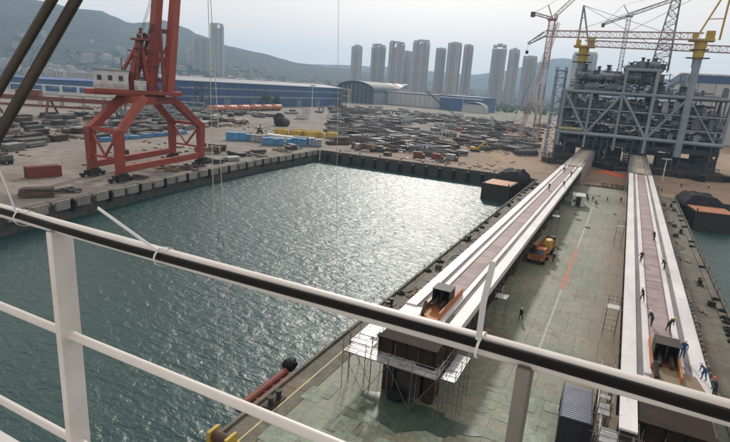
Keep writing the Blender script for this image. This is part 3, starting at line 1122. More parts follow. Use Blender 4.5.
# laid patches and a dark sheet painting shade, part wet, round the port beam nose
for k in range(130):
    x, y = RND.uniform(-22, 1.0), 24.8 + RND.random() * 22
    if x < -9 and y > 39:
        continue
    MB().rbox((round(x / .5) * .5, round(y / .5) * .5, DZ + .009 + k * .0002), (RND.choice((.9, 1.3, 1.9, 2.5)), RND.choice((.7, 1.2, 1.6, 2.2)), .003), 0).build('deck_patch', deck_patch_mat, vessel)
wet_shade_outline = []
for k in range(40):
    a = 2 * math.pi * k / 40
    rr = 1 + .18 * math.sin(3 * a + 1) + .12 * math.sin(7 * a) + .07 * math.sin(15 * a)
    wet_shade_outline.append((-12.9 + 4.9 * rr * math.cos(a), 37.9 + 2.3 * rr * math.sin(a)))
MB().prism(wet_shade_outline, DZ + .038, DZ + .041).build('wet_shade_patch', wet_shade_green, vessel)
# rubbing strakes and side brackets along the port side
for i in range(26):
    y = 30 + i * 6
    MB().box(VX0 - 0.35, VX0 - 0.01, y, y + 0.5, 1.0, 4.9).build('side_fender', black_rubber, vessel)
    MB().box(VX1 + 0.01, VX1 + 0.35, y, y + 0.5, 1.0, 4.9).build('side_fender', black_rubber, vessel)
# bent stanchions with chain along the edges
for side, xs in ((0, VX0 + 0.5), (1, VX1 - 0.5)):
    ch = []
    for i in range(34):
        y = 54 + i * 3.8
        x = xs + RND.uniform(-.1, .1)
        lean = RND.uniform(-.22, .22)
        top = (x + lean, y + RND.uniform(-.25, .25), DZ + RND.uniform(0.9, 1.35))
        MB().tube((x, y, 4.95), top, 0.045, 5).build('stanchion', black_steel if i % 3 else scaffold_steel, vessel)
        ch.append(Vector(top))
        if i < 33:
            ch.append(None)
    c = MB()
    pts = [p for p in ch if p is not None]
    for a, b in zip(pts, pts[1:]):
        mid = a.lerp(b, .5) - Vector((0, 0, 0.3))
        c.path([a - Vector((0, 0, .08)), mid, b - Vector((0, 0, .08))], 0.025, 4)
    c.build('edge_chain', black_steel, vessel)
# double bollards and a fairlead on the side decks
for x in (-23.9, 15.0):
    for y in (33.0, 58.0, 96.0, 134.0, 168.0):
        b = MB().box(x - .5, x + .5, y - 1.1, y + 1.1, DZ, DZ + .12)
        for s in (-.6, .6):
            b.tube((x, y + s, DZ + .1), (x, y + s, DZ + .8), .24, 10).tube((x, y + s, DZ + .8), (x, y + s, DZ + .92), .33, 10)
        b.build('bollard', black_steel, vessel)
# deckhouse and bridge wing the viewer stands on
MB().box(-14, 8, -19, -1.5, 5.02, 31.1).build('deckhouse', off_white, vessel)
for lv in range(5):
    for i in range(7):
        MB().box(-12.6 + i * 2.9, -11.4 + i * 2.9, -1.49, -1.44, 8.0 + lv * 4.6, 9.4 + lv * 4.6).build('window', glass_dark, vessel)
MB().box(-9.0, 7.0, -4.0, 1.07, 31.1, 31.395).build('bridge_wing', off_white, vessel)

# red-brown fender frame hung on the port side
t = thing('fender_frame', 'long rusty red fender frame hung on the port side of the hull', 'fender', (-27.0, 35.3, 3.0))
MB().tube((-26.7, 31.4, 4.3), (-26.7, 38.6, 4.3), 0.42, 12).build('fender_roll', dull_red, t, smooth=False)
for i in range(6):
    y = 32.0 + i * 1.25
    MB().bar((-26.6, y, 4.2), (-25.32, y, 4.75), 0.16).build('bracket', dull_red, t)
MB().bar((-25.42, 31.4, 4.9), (-25.42, 38.4, 4.9), 0.2, 0.2).build('mounting_rail', dull_red, t)
MB().ball((-26.8, 39.5, 4.6), .75, .95, .7, 10, 6, jitter=.08, rng=RND).build('tyre_bumper', black_rubber, t)
# yellow winch block at the deck edge
t = thing('deck_winch', 'small yellow deck winch at the port edge of the deck', 'winch', (-23.9, 26.2, DZ))
MB().box(-24.9, -22.9, 25.2, 27.2, DZ + .02, DZ + .25).build('base', yellow_paint, t)
MB().tube((-24.6, 26.2, 5.75), (-23.2, 26.2, 5.75), .45, 12).build('drum', girder_brown, t)
MB().box(-24.9, -24.65, 25.6, 26.8, 5.25, 6.3).box(-23.15, -22.9, 25.6, 26.8, 5.25, 6.3).build('side_plate', yellow_paint, t)

# ------------------------------------------------------------------ skid beams
BT = 11.0
BW = 6.7
PROFILE = [('lane_plate', 0.0, 1.2, 0.0, lane_white), ('lane_groove', 1.22, 1.73, -0.16, groove_grey), ('lane_plate', 1.75, 2.33, 0.0, lane_white),
           ('centre_plate', 2.35, 4.35, -0.05, lane_center), ('lane_plate', 4.37, 4.95, 0.0, lane_white), ('lane_groove', 4.97, 5.48, -0.16, groove_grey),
           ('lane_plate', 5.5, 6.7, 0.0, lane_white)]


def skid_beam(x0, y0, y1, label, cy0, lane_y0):
    t = thing('skid_beam', label, 'skid beam', (x0 + 3.35, (y0 + y1) / 2, DZ), 'skid beams running down the deck')
    MB().box(x0 + 0.25, x0 + 6.45, y0, y1, 8.6, BT - 0.25).build('girder', girder_dark, t)
    fl = MB().box(x0 - 0.02, x0 + 6.72, y0, y1, BT - 0.24, BT - 0.17).build('top_flange', lane_white, t)
    MB().box(x0 + 0.1, x0 + 6.6, y0, y1, 8.3, 8.58).build('bottom_flange', girder_dark, t)
    # outer fascia: pale upper web strip
    for xa, xb in ((x0 + 0.13, x0 + 0.24), (x0 + 6.46, x0 + 6.57)):
        MB().box(xa, xb, y0, y1, 9.9, BT - 0.26).build('web_strip', lane_white, t)
    n = int((y1 - y0) / 2.4)
    for i in range(n):      # web stiffeners
        y = y0 + 0.6 + i * 2.4
        pass
    st = MB()
    for i in range(n):
        y = y0 + 0.6 + i * 2.4
        st.box(x0 + 6.46, x0 + 6.64, y, y + .06, 8.6, 9.88).box(x0 + 0.06, x0 + 0.24, y, y + .06, 8.6, 9.88)
    st.build('stiffeners', girder_dark, t)['kind'] = 'stuff'
    k = 0
    y = y0 + 3
    while y < y1 - 2:
        MB().box(x0 + 1.0, x0 + 3.0, y, y + 3.2, DZ, 8.29).build('support', girder_dark, t)
        MB().box(x0 + 3.8, x0 + 5.5, y, y + 3.2, DZ, 8.29).build('support', girder_dark, t)
        y += 11.5
    for nm, a, b, dz, mm in PROFILE:
        ys = lane_y0.get((a), y0)
        step = 1.55 if nm == 'centre_plate' else 5.9
        if nm == 'centre_plate':
            ys = cy0
        n = max(1, int(round((y1 - ys) / step)))
        s = (y1 - ys) / n
        hh = 0.12 if nm == 'centre_plate' else (0.17 if dz == 0 else 0.012)
        src = MB().box(a, b, 0.012, s - 0.012, BT - 0.168, BT + dz).build(nm, mm, t, local=True)
        for i in range(n):
            o = src if i == 0 else share(src, nm, t, (0, 0, 0))
            o.location = (-3.35, ys + s * i - (y0 + y1) / 2, -DZ + (RND.uniform(-.012, .012) if nm == 'centre_plate' else RND.uniform(-.003, .003)))
    return t


bl = skid_beam(-17.7, 43.0, 186.5, 'white edged skid beam on the seaward port side of the deck', 53.2, {0.0: 47.6, 1.22: 47.6, 1.75: 49.0, 4.37: 43.0})
br = skid_beam(3.1, 42.5, 186.5, 'white edged skid beam along the starboard side of the deck', 52.6, {0.0: 36.4, 1.75: 46, 4.37: 49, 4.97: 45, 5.5: 44})
for yy in (36.8, 40.0):
    MB().box(3.3, 4.1, yy, yy + .4, DZ, BT - .17).build('lane_bracket', girder_dark, br)
# guide clips down the outer edge of the starboard beam and a few on the port beam
clip = MB().box(0, .16, -.06, .06, -.35, .22).box(-.03, .19, -.10, .10, .22, .30).build('edge_clip', scaffold_steel, br, local=True)
for i in range(118):
    o = clip if i == 0 else share(clip, 'edge_clip', br, (0, 0, 0))
    o.location = (3.38, 45 + i * 1.2 - 114.5, BT - DZ)
clip2 = MB().box(-.16, 0, -.06, .06, -.35, .14).build('edge_clip', scaffold_steel, bl, local=True)
for i in range(55):
    o = clip2 if i == 0 else share(clip2, 'edge_clip', bl, (0, 0, 0))
    o.location = (-3.37, 50 + i * 2.4 - 114.75, BT - DZ)
# thin red kerb between centre track and lane
for par, x0, cy in ((bl, -17.7, 53.2), (br, 3.1, 52.6)):
    MB().box(x0 + 2.335, x0 + 2.40, cy, 186.4, BT - .05, BT + .05).build('track_edge', dull_red, par)
    MB().box(x0 + 4.30, x0 + 4.362, cy, 186.4, BT - .05, BT + .05).build('track_edge', dull_red, par)

# steel trough and jack housing at the landward ends
def jack(x0, y0, label, cover):
    t = thing('jacking_frame', label, 'jack', (x0 + 3.35, y0 + 3, BT))
    cx = x0 + 3.35
    z0 = BT - .165
    MB().box(cx - 1.1, cx + 1.1, y0, y0 + 8.2, z0, BT - .02).build('trough_floor', orange_steel, t)
    MB().box(cx - 1.1, cx - .95, y0 + 2, y0 + 8.2, BT - .018, BT + .55).build('trough_side', orange_steel, t)
    MB().box(cx + .95, cx + 1.1, y0 + .2, y0 + 8.2, BT - .018, BT + .75).build('trough_side', orange_steel, t)
    # twin-bay housing open towards the vessel's bridge
    yb = y0 + 3.6
    MB().box(cx - 1.0, cx + .93, yb + 1.7, yb + 1.85, BT - .015, BT + 1.75).build('back_plate', black_steel, t)
    for x in (-.98, -.06, .82):
        MB().box(cx + x, cx + x + .12, yb, yb + 1.68, BT - .015, BT + 1.75).build('cheek_plate', black_steel, t)
    MB().box(cx - 1.02, cx + .98, yb - .05, yb + 1.9, BT + 1.76, BT + 1.82).build('lid', black_steel, t)
    for x in (-.8, .1):
        MB().tube((cx + x + .36, yb - 1.6, BT + .55), (cx + x + .36, yb + 1.6, BT + .55), .2, 10).build('ram', black_steel, t)
    MB().bar((cx - .7, y0 + .1, BT + .2), (cx - .9, y0 + 1.6, BT + .9), .3, .5).build('end_lug', black_steel, t)
    if cover:
        MB().add([(cx - .6, y0 - 2.6, BT + .05), (cx + 3.3, y0 - 2.2, BT + .05), (cx + 2.2, y0 + 1.9, BT + .32), (cx - .9, y0 + 2.4, BT + .32),
                  (cx - .6, y0 - 2.6, BT - .0), (cx + 3.3, y0 - 2.2, BT - .0), (cx + 2.2, y0 + 1.9, BT + .25), (cx - .9, y0 + 2.4, BT + .25)],
                 [(0, 1, 2, 3), (7, 6, 5, 4), (0, 4, 5, 1), (1, 5, 6, 2), (2, 6, 7, 3), (3, 7, 4, 0)]).build('cover_sheet', deck_plate_mat, t)
    return t


jack(-17.7, 45.2, 'orange jacking trough with black housing on the port skid beam', False)
jack(3.1, 45.0, 'orange jacking trough with black housing and grey cover on starboard skid beam', True)


nose_dark = mat('nose_dark', (0.04, 0.026, 0.02), (0.022, 0.018, 0.015), 0.7, 0.8, rust=(0.07, 0.035, 0.022), rust_amt=0.4, rust_scale=0.8, spec=0.12)
# end towers beneath the beam noses
def beam_nose(x0, y1, d, label, rng):
    t = thing('beam_support', label, 'support', (x0 + 3.75, y1 - d / 2, DZ))
    MB().box(x0 + .5, x0 + 6.2, y1 - d, y1 - .05, 8.4, 10.7).build('end_diaphragm', nose_dark, t)
    MB().box(x0 + 2.3, x0 + 4.7, y1 - d * .8, y1 - .3, DZ, 8.39).build('pedestal', girder_dark, t)
    MB().box(x0 + 1.0, x0 + 2.2, y1 - d * .9, y1 - .6, DZ, 8.39).build('pedestal', nose_dark, t)
    MB().box(x0 + 5.1, x0 + 6.0, y1 - d * .9, y1 - .6, DZ, 8.39).build('pedestal', nose_dark, t)
    for i in range(5):
        x = x0 + .6 + i * 1.3
        MB().box(x, x + .1, y1 - d - .35, y1 - d - .01, 8.3, 10.75).build('stiffener', nose_dark, t)
    MB().box(x0 + .4, x0 + 6.3, y1 - d - .4, y1 - d - .0 + .3, 10.72, 10.8).build('cap_plate', nose_dark, t)
    MB().ball((x0 + 2.9, y1 - d - .6, DZ + .55), 1.0, .8, .55, 12, 6, jitter=.05, rng=rng).build('tyre_bumper', black_rubber, t)
    return t


beam_nose(-17.7, 42.9, 3.0, 'brown steel pedestal under the nose of the port skid beam', RND)
beam_nose(3.1, 42.4, 3.6, 'brown steel pedestal under the nose of the starboard skid beam', RND)


def scaffold(label, x0, x1, y0, y1, zs, nx, ny, seed, sheets=True, rail=True, top=None):
    rng = random.Random(seed)
    t = thing('scaffold', label, 'scaffold', ((x0 + x1) / 2, (y0 + y1) / 2, DZ))
    top = top or zs[-1] + 1.2
    xs = [x0 + (x1 - x0) * i / nx for i in range(nx + 1)]
    ys = [y0 + (y1 - y0) * i / ny for i in range(ny + 1)]
    for x in xs:
        for y in ys:
            MB().tube((x, y, DZ), (x + rng.uniform(-.03, .03), y, top + rng.uniform(-.1, .3)), .035, 5).build('standard', scaffold_steel, t)
    for z in zs:
        for y in ys:
            MB().tube((x0 - .3, y + .05, z - .1), (x1 + .3, y + .05, z - .1), .03, 5).build('ledger', scaffold_steel, t)
        for x in xs:
            MB().tube((x + .05, y0 - .3, z - .17), (x + .05, y1 + .3, z - .17), .03, 5).build('transom', scaffold_steel, t)
    if rail:
        for zz in (zs[-1] + .55, zs[-1] + 1.05):
            MB().tube((x0 - .2, y0 - .05, zz), (x1 + .2, y0 - .05, zz), .03, 5).build('guard_rail', scaffold_steel, t)
            MB().tube((x0 - .05, y0 - .2, zz), (x0 - .05, y1 + .2, zz), .03, 5).build('guard_rail', scaffold_steel, t)
            MB().tube((x1 + .05, y0 - .2, zz), (x1 + .05, y1 + .2, zz), .03, 5).build('guard_rail', scaffold_steel, t)
    for k in range(nx):
        a, b = (xs[k], xs[k + 1]) if k % 2 else (xs[k + 1], xs[k])
        MB().tube((a, y0 - .08, DZ + .3), (b, y0 - .08, zs[-1]), .025, 5).build('brace', scaffold_steel, t)
    if sheets:
        z = zs[-1]
        y = y0
        while y < y1 - .1:
            x = x0
            while x < x1 - .2:
                wdt = min(rng.uniform(1.3, 2.2), x1 - x)
                if rng.random() < .9:
                    MB().rbox((x + wdt / 2, y + .32, z - .03 + rng.uniform(0, .03)), (wdt - .05, .58, .05), rng.uniform(-.03, .03)).build('scaffold_board', silver_sheet, t)
                x += wdt
            y += .62
    return t


scaffold('tube scaffold with silver boards round the port beam pedestal, front side', -20.0, -10.8, 38.2, 39.6, [9.0], 4, 1, 1)
scaffold('short scaffold bay with silver boards at the seaward flank of the port beam', -20.4, -18.0, 40.2, 45.0, [9.0], 1, 2, 2)
scaffold('short scaffold bay with silver boards at the inboard flank of the port beam', -10.6, -9.3, 38.6, 43.4, [7.0, 9.0], 1, 3, 3, sheets=True)
scaffold('tube scaffold with pale boards at the inboard corner of the starboard beam', 0.4 + 1.6, 4.4, 36.2, 38.0, [6.5, 8.6, 9.6], 2, 1, 4)
scaffold('tube scaffold with pale boards across the starboard beam nose', 4.8, 10.6, 36.6, 38.0, [6.5, 9.0], 4, 1, 5)
scaffold('narrow scaffold stair tower against the inboard edge of starboard beam', 1.7, 2.6, 39.4, 46.5, [6.6, 8.2, 9.8], 1, 5, 6)
# small access cages hooked on the beam sides
for i, (x, y, lab) in enumerate([(-10.85, 60.5, 'small silver access platform hooked to the port beam by the jack'),
                                 (1.55, 65.5, 'small white access platform hooked to the starboard beam inboard'),
                                 (1.55, 112, 'small access platform hooked to the starboard beam near the stern'),
                                 (-10.85, 112, 'small access platform hooked to the port beam past the truck')]):
    t = thing('access_platform', lab, 'platform', (x + .7, y, DZ))
    MB().box(x, x + 1.45, y - .8, y + .8, 9.0, 9.08).build('floor_sheet', silver_sheet if i % 2 == 0 else off_white, t)
    for dx in (0.05, 1.4):
        for dy in (-.75, .75):
            MB().tube((x + dx, y + dy, DZ), (x + dx, y + dy, 10.2), .03, 5).build('upright', scaffold_steel, t)
    for z in (6.2, 7.6, 9.6, 10.1):
        for dy in (-.75, .75):
            MB().tube((x, y + dy, z), (x + 1.45, y + dy, z), .025, 5).build('rail', scaffold_steel, t)
        MB().tube((x + .72, y - .8, z + .02), (x + .72, y + .8, z + .02), .025, 5).build('rail', scaffold_steel, t)


# ------------------------------------------------------------------ container on deck
def container(name, label, cat, loc, rz, L_, W_, H_, body, roofm, group=None, corr=0.28):
    t = thing(name, label, cat, loc, group, rz)
    # corrugated shell
    sh = MB()
    n = int(L_ / corr)
    for side in (-1, 1):
        for i in range(n):
            y = -L_ / 2 + .12 + (L_ - .24) * i / n
            d = .03 if i % 2 else 0
            x = side * (W_ / 2 - .06 - d)
            sh.box(min(x, x - side * .05), max(x, x - side * .05), y, y + (L_ - .24) / n, .16, H_ - .14)
    for end in (-1, 1):
        y = end * (L_ / 2 - .08)
        sh.box(-W_ / 2 + .1, W_ / 2 - .1, min(y, y - end * .05), max(y, y - end * .05), .16, H_ - .14)
    sh.build('wall', body, t, local=True)
    fr = MB()
    for sx in (-1, 1):
        for sy in (-1, 1):
            fr.box(min(sx * W_ / 2, sx * (W_ / 2 - .14)), max(sx * W_ / 2, sx * (W_ / 2 - .14)), min(sy * L_ / 2, sy * (L_ / 2 - .14)), max(sy * L_ / 2, sy * (L_ / 2 - .14)), 0, H_)
        fr.box(min(sx * W_ / 2, sx * (W_ / 2 - .12)), max(sx * W_ / 2, sx * (W_ / 2 - .12)), -L_ / 2 + .141, L_ / 2 - .141, 0, .155)
        fr.box(min(sx * W_ / 2, sx * (W_ / 2 - .12)), max(sx * W_ / 2, sx * (W_ / 2 - .12)), -L_ / 2 + .141, L_ / 2 - .141, H_ - .135, H_ - .01)
    fr.build('frame', body, t, local=True)
    rf = MB()
    n = max(6, int(L_ / .3))
    for i in range(n):
        y = -L_ / 2 + .15 + (L_ - .3) * i / n
        rf.box(-W_ / 2 + .13, W_ / 2 - .13, y, y + (L_ - .3) / n * .62, H_ - .13, H_ - .005)
    rf.box(-W_ / 2 + .13, W_ / 2 - .13, -L_ / 2 + .15, L_ / 2 - .15, H_ - .16, H_ - .06)
    rf.build('roof', roofm, t, local=True)
    MB().box(-.62, .62, -L_ / 2 - .0, -L_ / 2 + .03, .25, H_ - .25).build('door', navy, t, local=True)
    return t


container('site_container', 'slate grey container with ribbed roof standing by the starboard beam', 'container', (0.25, 43.2, DZ), R(3), 5.6, 2.5, 3.0, navy, roof_slate)
t = container('site_cabin', 'small white site cabin at the stern between the skid beams', 'cabin', (-8.5, 149.5, DZ), R(4), 6.0, 3.2, 3.0, off_white, off_white)
t.children[-1].data.materials[0] = off_white
MB().box(-1.2, -.75, -3.06, -3.01, 1.3, 2.0).build('window', glass_dark, t, local=True)

# ------------------------------------------------------------------ truck crane
def truck_crane(loc, rz):
    t = thing('truck_crane', 'muddy orange truck crane parked beside the port skid beam', 'truck crane', loc, None, rz)
    MB().box(-1.05, 1.05, -4.6, 4.4, .75, 1.15).build('chassis', girder_dark, t, local=True)
    MB().box(-1.3, 1.3, -4.5, 2.0, 1.16, 1.42).build('deck_plate', orange_steel, t, local=True)
    cab = MB()
    cab.add([(-1.25, 3.0, .7), (1.25, 3.0, .7), (1.25, 4.9, .7), (-1.25, 4.9, .7), (-1.2, 3.0, 2.5), (1.2, 3.0, 2.5), (1.2, 4.5, 2.5), (-1.2, 4.5, 2.5), (-1.25, 4.95, 1.6), (1.25, 4.95, 1.6)],
            [(3, 2, 1, 0), (4, 5, 6, 7), (0, 1, 5, 4), (1, 2, 9, 6, 5), (0, 4, 7, 8, 3), (2, 3, 8, 9), (9, 8, 7, 6)])
    c = cab.build('cab', orange_steel, t, local=True)
    MB().add([(-1.1, 4.94, 1.68), (1.1, 4.94, 1.68), (1.06, 4.56, 2.4), (-1.06, 4.56, 2.4)], [(0, 1, 2, 3)]).build('windscreen', glass_dark, c, local=True)
    # slewing upper with operator cab, counterweight and folded boom
    MB().box(-1.15, 1.15, -3.4, .6, 1.5, 2.3).build('slewing_body', orange_steel, t, local=True)
    MB().tube((0, -1.2, 1.4), (0, -1.2, 1.55), .9, 14).build('slew_ring', girder_dark, t, local=True)
    MB().box(-1.25, -.45, -.8, .9, 1.55, 3.1).build('operator_cab', yellow_paint, t, local=True)
    MB().box(-1.2, 1.2, -4.4, -3.42, 1.5, 2.7).build('counterweight', girder_brown, t, local=True)
    for k in range(3):
        w_ = .62 - .1 * k
        MB().bar((.35, -2.6 + 1.6 * k, 2.75 + .04 * k), (.35, 3.4 + .75 * k, 2.95 + .02 * k), w_, w_).build('boom_section', timber if k == 0 else orange_steel, t, local=True)
    MB().tube((.35, -.6, 2.2), (.35, 1.8, 2.75), .12, 8).build('lift_ram', steel_grey, t, local=True)
    MB().rbox((.35, 5.15, 2.75), (.5, .5, .7)).build('boom_head', black_steel, t, local=True)
    for y in (-3.7, -2.4, 1.3, 3.9):
        for sx in (-1, 1):
            wl_ = MB().tube((sx * 1.3, y, .52), (sx * .92, y, .52), .52, 16).build('wheel', black_rubber, t, local=True)
            MB().tube((sx * 1.31, y, .52), (sx * 1.2, y, .52), .28, 12).build('rim', steel_grey, wl_, local=True)
    for y in (-4.3, 2.5):
        for sx in (-1, 1):
            MB().bar((sx * .9, y, 1.0), (sx * 1.75, y, 1.0), .22, .25).build('outrigger', orange_steel, t, local=True)
    for sx in (-.9, .9):
        MB().box(sx - .12, sx + .12, 4.9, 4.99, .95, 1.12).build('headlight', off_white, t, local=True)
    return t


truck_crane((-9.9, 94.0, DZ + .01), R(-3) + math.pi).scale = (1.12, 1.12, 1.12)

# ================================================================== BRIDGE RAILING
FZ = 31.4
rail = thing('ship_railing', 'white painted pipe railing with three bars on the ship bridge', 'railing', (0, 1.0, FZ))
MB().tube((-8.5, 1.0, 32.488), (6.5, 1.0, 32.488), 0.0235, 20).build('top_rail', white_paint, rail, smooth=False)
rail.children[0].data.polygons.foreach_set('use_smooth', [len(p.vertices) == 4 for p in rail.children[0].data.polygons])
for z in (32.10, 31.66):
    o = MB().tube((-8.5, 1.0, z), (6.5, 1.0, z), 0.0150, 16).build('middle_rail', white_paint, rail)
    o.data.polygons.foreach_set('use_smooth', [len(p.vertices) == 4 for p in o.data.polygons])
for i in range(10):
    x = -7.6 + i * 1.5
    o = MB().box(x - .014, x + .014, .962, 1.038, FZ, 32.478).build('post', white_paint, rail)
    if i == 5:  # one post coloured a darker grey-brown than the rest
        o.data.materials[0] = mat('post_grey_brown', (0.2, 0.19, 0.16), (0.15, 0.14, 0.12), 6, 0.6, rnd=0, rust=RUST, rust_amt=0.2, rust_scale=8)
    bv = o.modifiers.new('edge', 'BEVEL')
    bv.width = .004
    bv.segments = 2
    MB().box(x - .07, x + .07, .93, 1.055, FZ + .001, FZ + .02).build('foot_plate', white_paint, o)
    for z in (32.10, 31.66):
        wv = MB().tube((x - .022, 1.0, z), (x + .022, 1.0, z), .0185, 14).build('weld_collar', white_paint, o)
        wv.data.polygons.foreach_set('use_smooth', [True] * len(wv.data.polygons))
# black cable lashed to the inboard face of the top rail
pts = []
rngc = random.Random(3)
for i in range(90):
    x = -8.4 + i * 14.8 / 89
    pts.append((x, 1.0 - .0315 + .0012 * math.sin(i * 1.3), 32.488 + .0125 + .0035 * math.sin(i * .55) + rngc.uniform(-.0008, .0008)))
o = MB().path(pts, .0112, 12).build('black_cable', black_rubber, smooth=True)
tag(o, 'thick black cable lashed along the white top rail', 'cable')


def cable_tie(x, tail, label, wd=.009):
    t = thing('cable_tie', label, 'cable tie', (x, .98, 32.49))
    ring = []
    for k in range(25):
        a = 2 * math.pi * k / 24
        ring.append(Vector((x + .003 * math.sin(a), .9905 + .0385 * math.cos(a), 32.4905 + .0285 * math.sin(a) - .006 * math.cos(a))))
    mb = MB()
    for k in range(24):
        mb.bar(ring[k], ring[k + 1], .002, .0055, up=(1, 0, 0))
    mb.build('loop', off_white, t)
    MB().rbox((x, .965, 32.519), (.012, .011, .009)).build('locking_head', off_white, t)
    tb = MB()
    pts = [Vector((x, .962, 32.518))] + [Vector(p) for p in tail]
    for a, b in zip(pts, pts[1:]):
        tb.bar(a, b, wd, .0022, up=(0, 1, 0))
    tb.build('tail', off_white, t)


cable_tie(-1.765, [(-1.79, .955, 32.60), (-1.83, .95, 32.69)], 'white cable tie with its tail upright, tied beside the railing post')
cable_tie(-1.11, [(-1.17, .955, 32.545), (-1.33, .95, 32.605)], 'white cable tie with a long tail slanting along the rail')
cable_tie(-0.195, [(-.193, .952, 32.60), (-.184, .948, 32.69)], 'broad white cable tie with a thick tail standing straight up', .012)

# two dark stay pipes of the bridge wing awning
sg = 'dark awning stays above the bridge wing'
def stay(a, b, r, label):
    a, b = Vector(a), Vector(b)
    d = (b - a).normalized()
    lo = a + d * ((31.42 - a.z) / d.z)
    hi = b + d * 2.6
    t = thing('awning_stay', label, 'stay pipe', tuple(lo))
    o = MB().tube(lo, hi, r, 16).build('pipe', strut_paint, t)
    o.data.polygons.foreach_set('use_smooth', [len(p.vertices) == 4 for p in o.data.polygons])
    MB().box(lo.x - .12, lo.x + .12, lo.y - .12, lo.y + .12, 31.397, 31.43).build('foot_plate', strut_paint, t)
    MB().tube(lo.lerp(hi, .10), lo.lerp(hi, .12), r * 1.2, 16).build('clamp', strut_paint, t)


stay((-3.325, .85, 31.42), (-2.169, 1.412, 33.252), .0195, 'dark stay pipe slanting up at the end of the railing, outer one')
stay((-3.082, .85, 31.42), (-2.120, 1.482, 33.263), .0225, 'dark stay pipe slanting up over the railing, inner one')

# hanging wires between the rigging above and the port edge of the deck
def hang_rope(a, b, r, label, m_=rope_mat):
    a, b = Vector(a), Vector(b)
    pts = [a.lerp(b, k / 12) + Vector((0, 0, -.5 * math.sin(math.pi * k / 12))) for k in range(13)]
    tag(MB().path(pts, r, 6).build('hanging_rope', m_), label, 'rope')


hang_rope((-27.4, 46.0, 52.0), (-25.1, 46.0, 5.2), .02, 'thin pale wire dropping to the port deck edge')
hang_rope((-29.2, 30.2, 52.0), (-27.2, 31.6, 4.4), .028, 'slack pale rope hanging down to the red fender frame')
hang_rope((-28.6, 30.0, 52.0), (-25.3, 27.5, 5.2), .026, 'pale rope hanging down to the yellow deck winch')
# signal mast and yard on the wheelhouse roof that carry the ropes
t = thing('signal_mast', 'white steel signal mast on the ship deckhouse carrying the ropes', 'mast', (-12.5, -8.0, 31.1))
MB().tube((-12.5, -8.0, 31.1), (-12.5, -8.0, 56), .3, 10, .18).build('post', white_paint, t)
MB().path([(-12.5, -8.0, 54), (-29.0, 30.1, 52.0)], .12, 8).build('yard_arm', white_paint, t)
MB().path([(-29.0, 30.1, 52.0), (-27.4, 46.0, 52.0)], .08, 6).build('arm_tip', white_paint, t)

# ================================================================== PORTAL CRANE
cr = thing('portal_crane', 'tall red portal crane with a white machinery house on the quay', 'crane', (-124.5, 107.0, GZ))
FEET = {'a': (-115.1, 89.4), 'b': (-126.6, 89.7), 'c': (-121.8, 124.8), 'd': (-134.6, 125.0)}
CX, CY = -124.3, 106.5
TOPS = {'a': (-118.2, 100.2), 'b': (-126.6, 100.5), 'c': (-121.2, 112.6), 'd': (-130.0, 112.8)}
for k, (fx, fy) in FEET.items():
    tx, ty = TOPS[k]
    lower = MB()
    lower.bar((fx, fy, GZ + 1.6), (fx, fy, 17.8), 1.5, 1.7, up=(0, 1, 0), w2=2.0, h2=2.2)
    lower.build('leg', crane_red, cr)
    MB().bar((fx, fy, 17.0), (tx, ty, 25.6), 1.85, 1.85, up=(0, 1, 0), w2=2.0, h2=2.0).build('upper_leg', crane_red, cr)
    bg_ = MB()
    for s in (-3.0, -1.1, 1.1, 3.0):
        bg_.tube((fx - .35, fy + s, GZ + .45), (fx + .35, fy + s, GZ + .45), .44, 12)
    bg_.box(fx - .5, fx + .5, fy - 3.6, fy - .3, GZ + .55, GZ + 1.1).box(fx - .5, fx + .5, fy + .3, fy + 3.6, GZ + .55, GZ + 1.1)
    bg_.box(fx - .6, fx + .6, fy - 2.2, fy + 2.2, GZ + 1.12, GZ + 1.75)
    bg_.build('bogie', black_steel, cr)
    MB().box(fx - 1.3, fx + 1.3, fy - .9, fy + .9, GZ + 1.76, GZ + 2.4).build('foot_block', crane_red, cr)
for a, b in (('a', 'c'), ('b', 'd')):
    pa, pb = FEET[a], FEET[b]
    MB().bar((pa[0], pa[1], GZ + 3.2), (pb[0], pb[1], GZ + 3.2), 1.3, 1.7).build('sill_beam', crane_red, cr)
for a, b in (('a', 'b'), ('c', 'd')):
    pa, pb = Vector((*FEET[a], 0)), Vector((*FEET[b], 0))
    mid = pa.lerp(pb, .5)
    z1, z2 = 17.4, 10.6
    MB().bar(pa + Vector((0, 0, z1)), pb + Vector((0, 0, z1)), .9, 1.0).build('cross_tie', crane_red, cr)
    MB().bar(pa + Vector((0, 0, z2 - .3)), pb + Vector((0, 0, z2 - .3)), .55, .6).build('cross_tie', crane_red, cr)
    for q in (pa, pb):
        MB().bar(q + Vector((0, 0, z1)), mid + Vector((0, 0, z2)), .5, .5).build('brace', crane_red, cr)
for p_, q_ in (('a', 'c'), ('b', 'd'), ('a', 'b'), ('c', 'd')):
    MB().bar((*TOPS[p_], 25.0), (*TOPS[q_], 25.0), 1.8, 2.0).build('ring_beam', crane_red, cr)
MB().tube((CX, CY, 25.6), (CX, CY, 26.6), 5.2, 24).build('slew_ring', dull_red, cr)
MB().prism([(-132, 96.2), (-127, 92.2), (-113.5, 109.5), (-118.5, 114)], 26.61, 27.6).build('slew_platform', crane_red, cr)
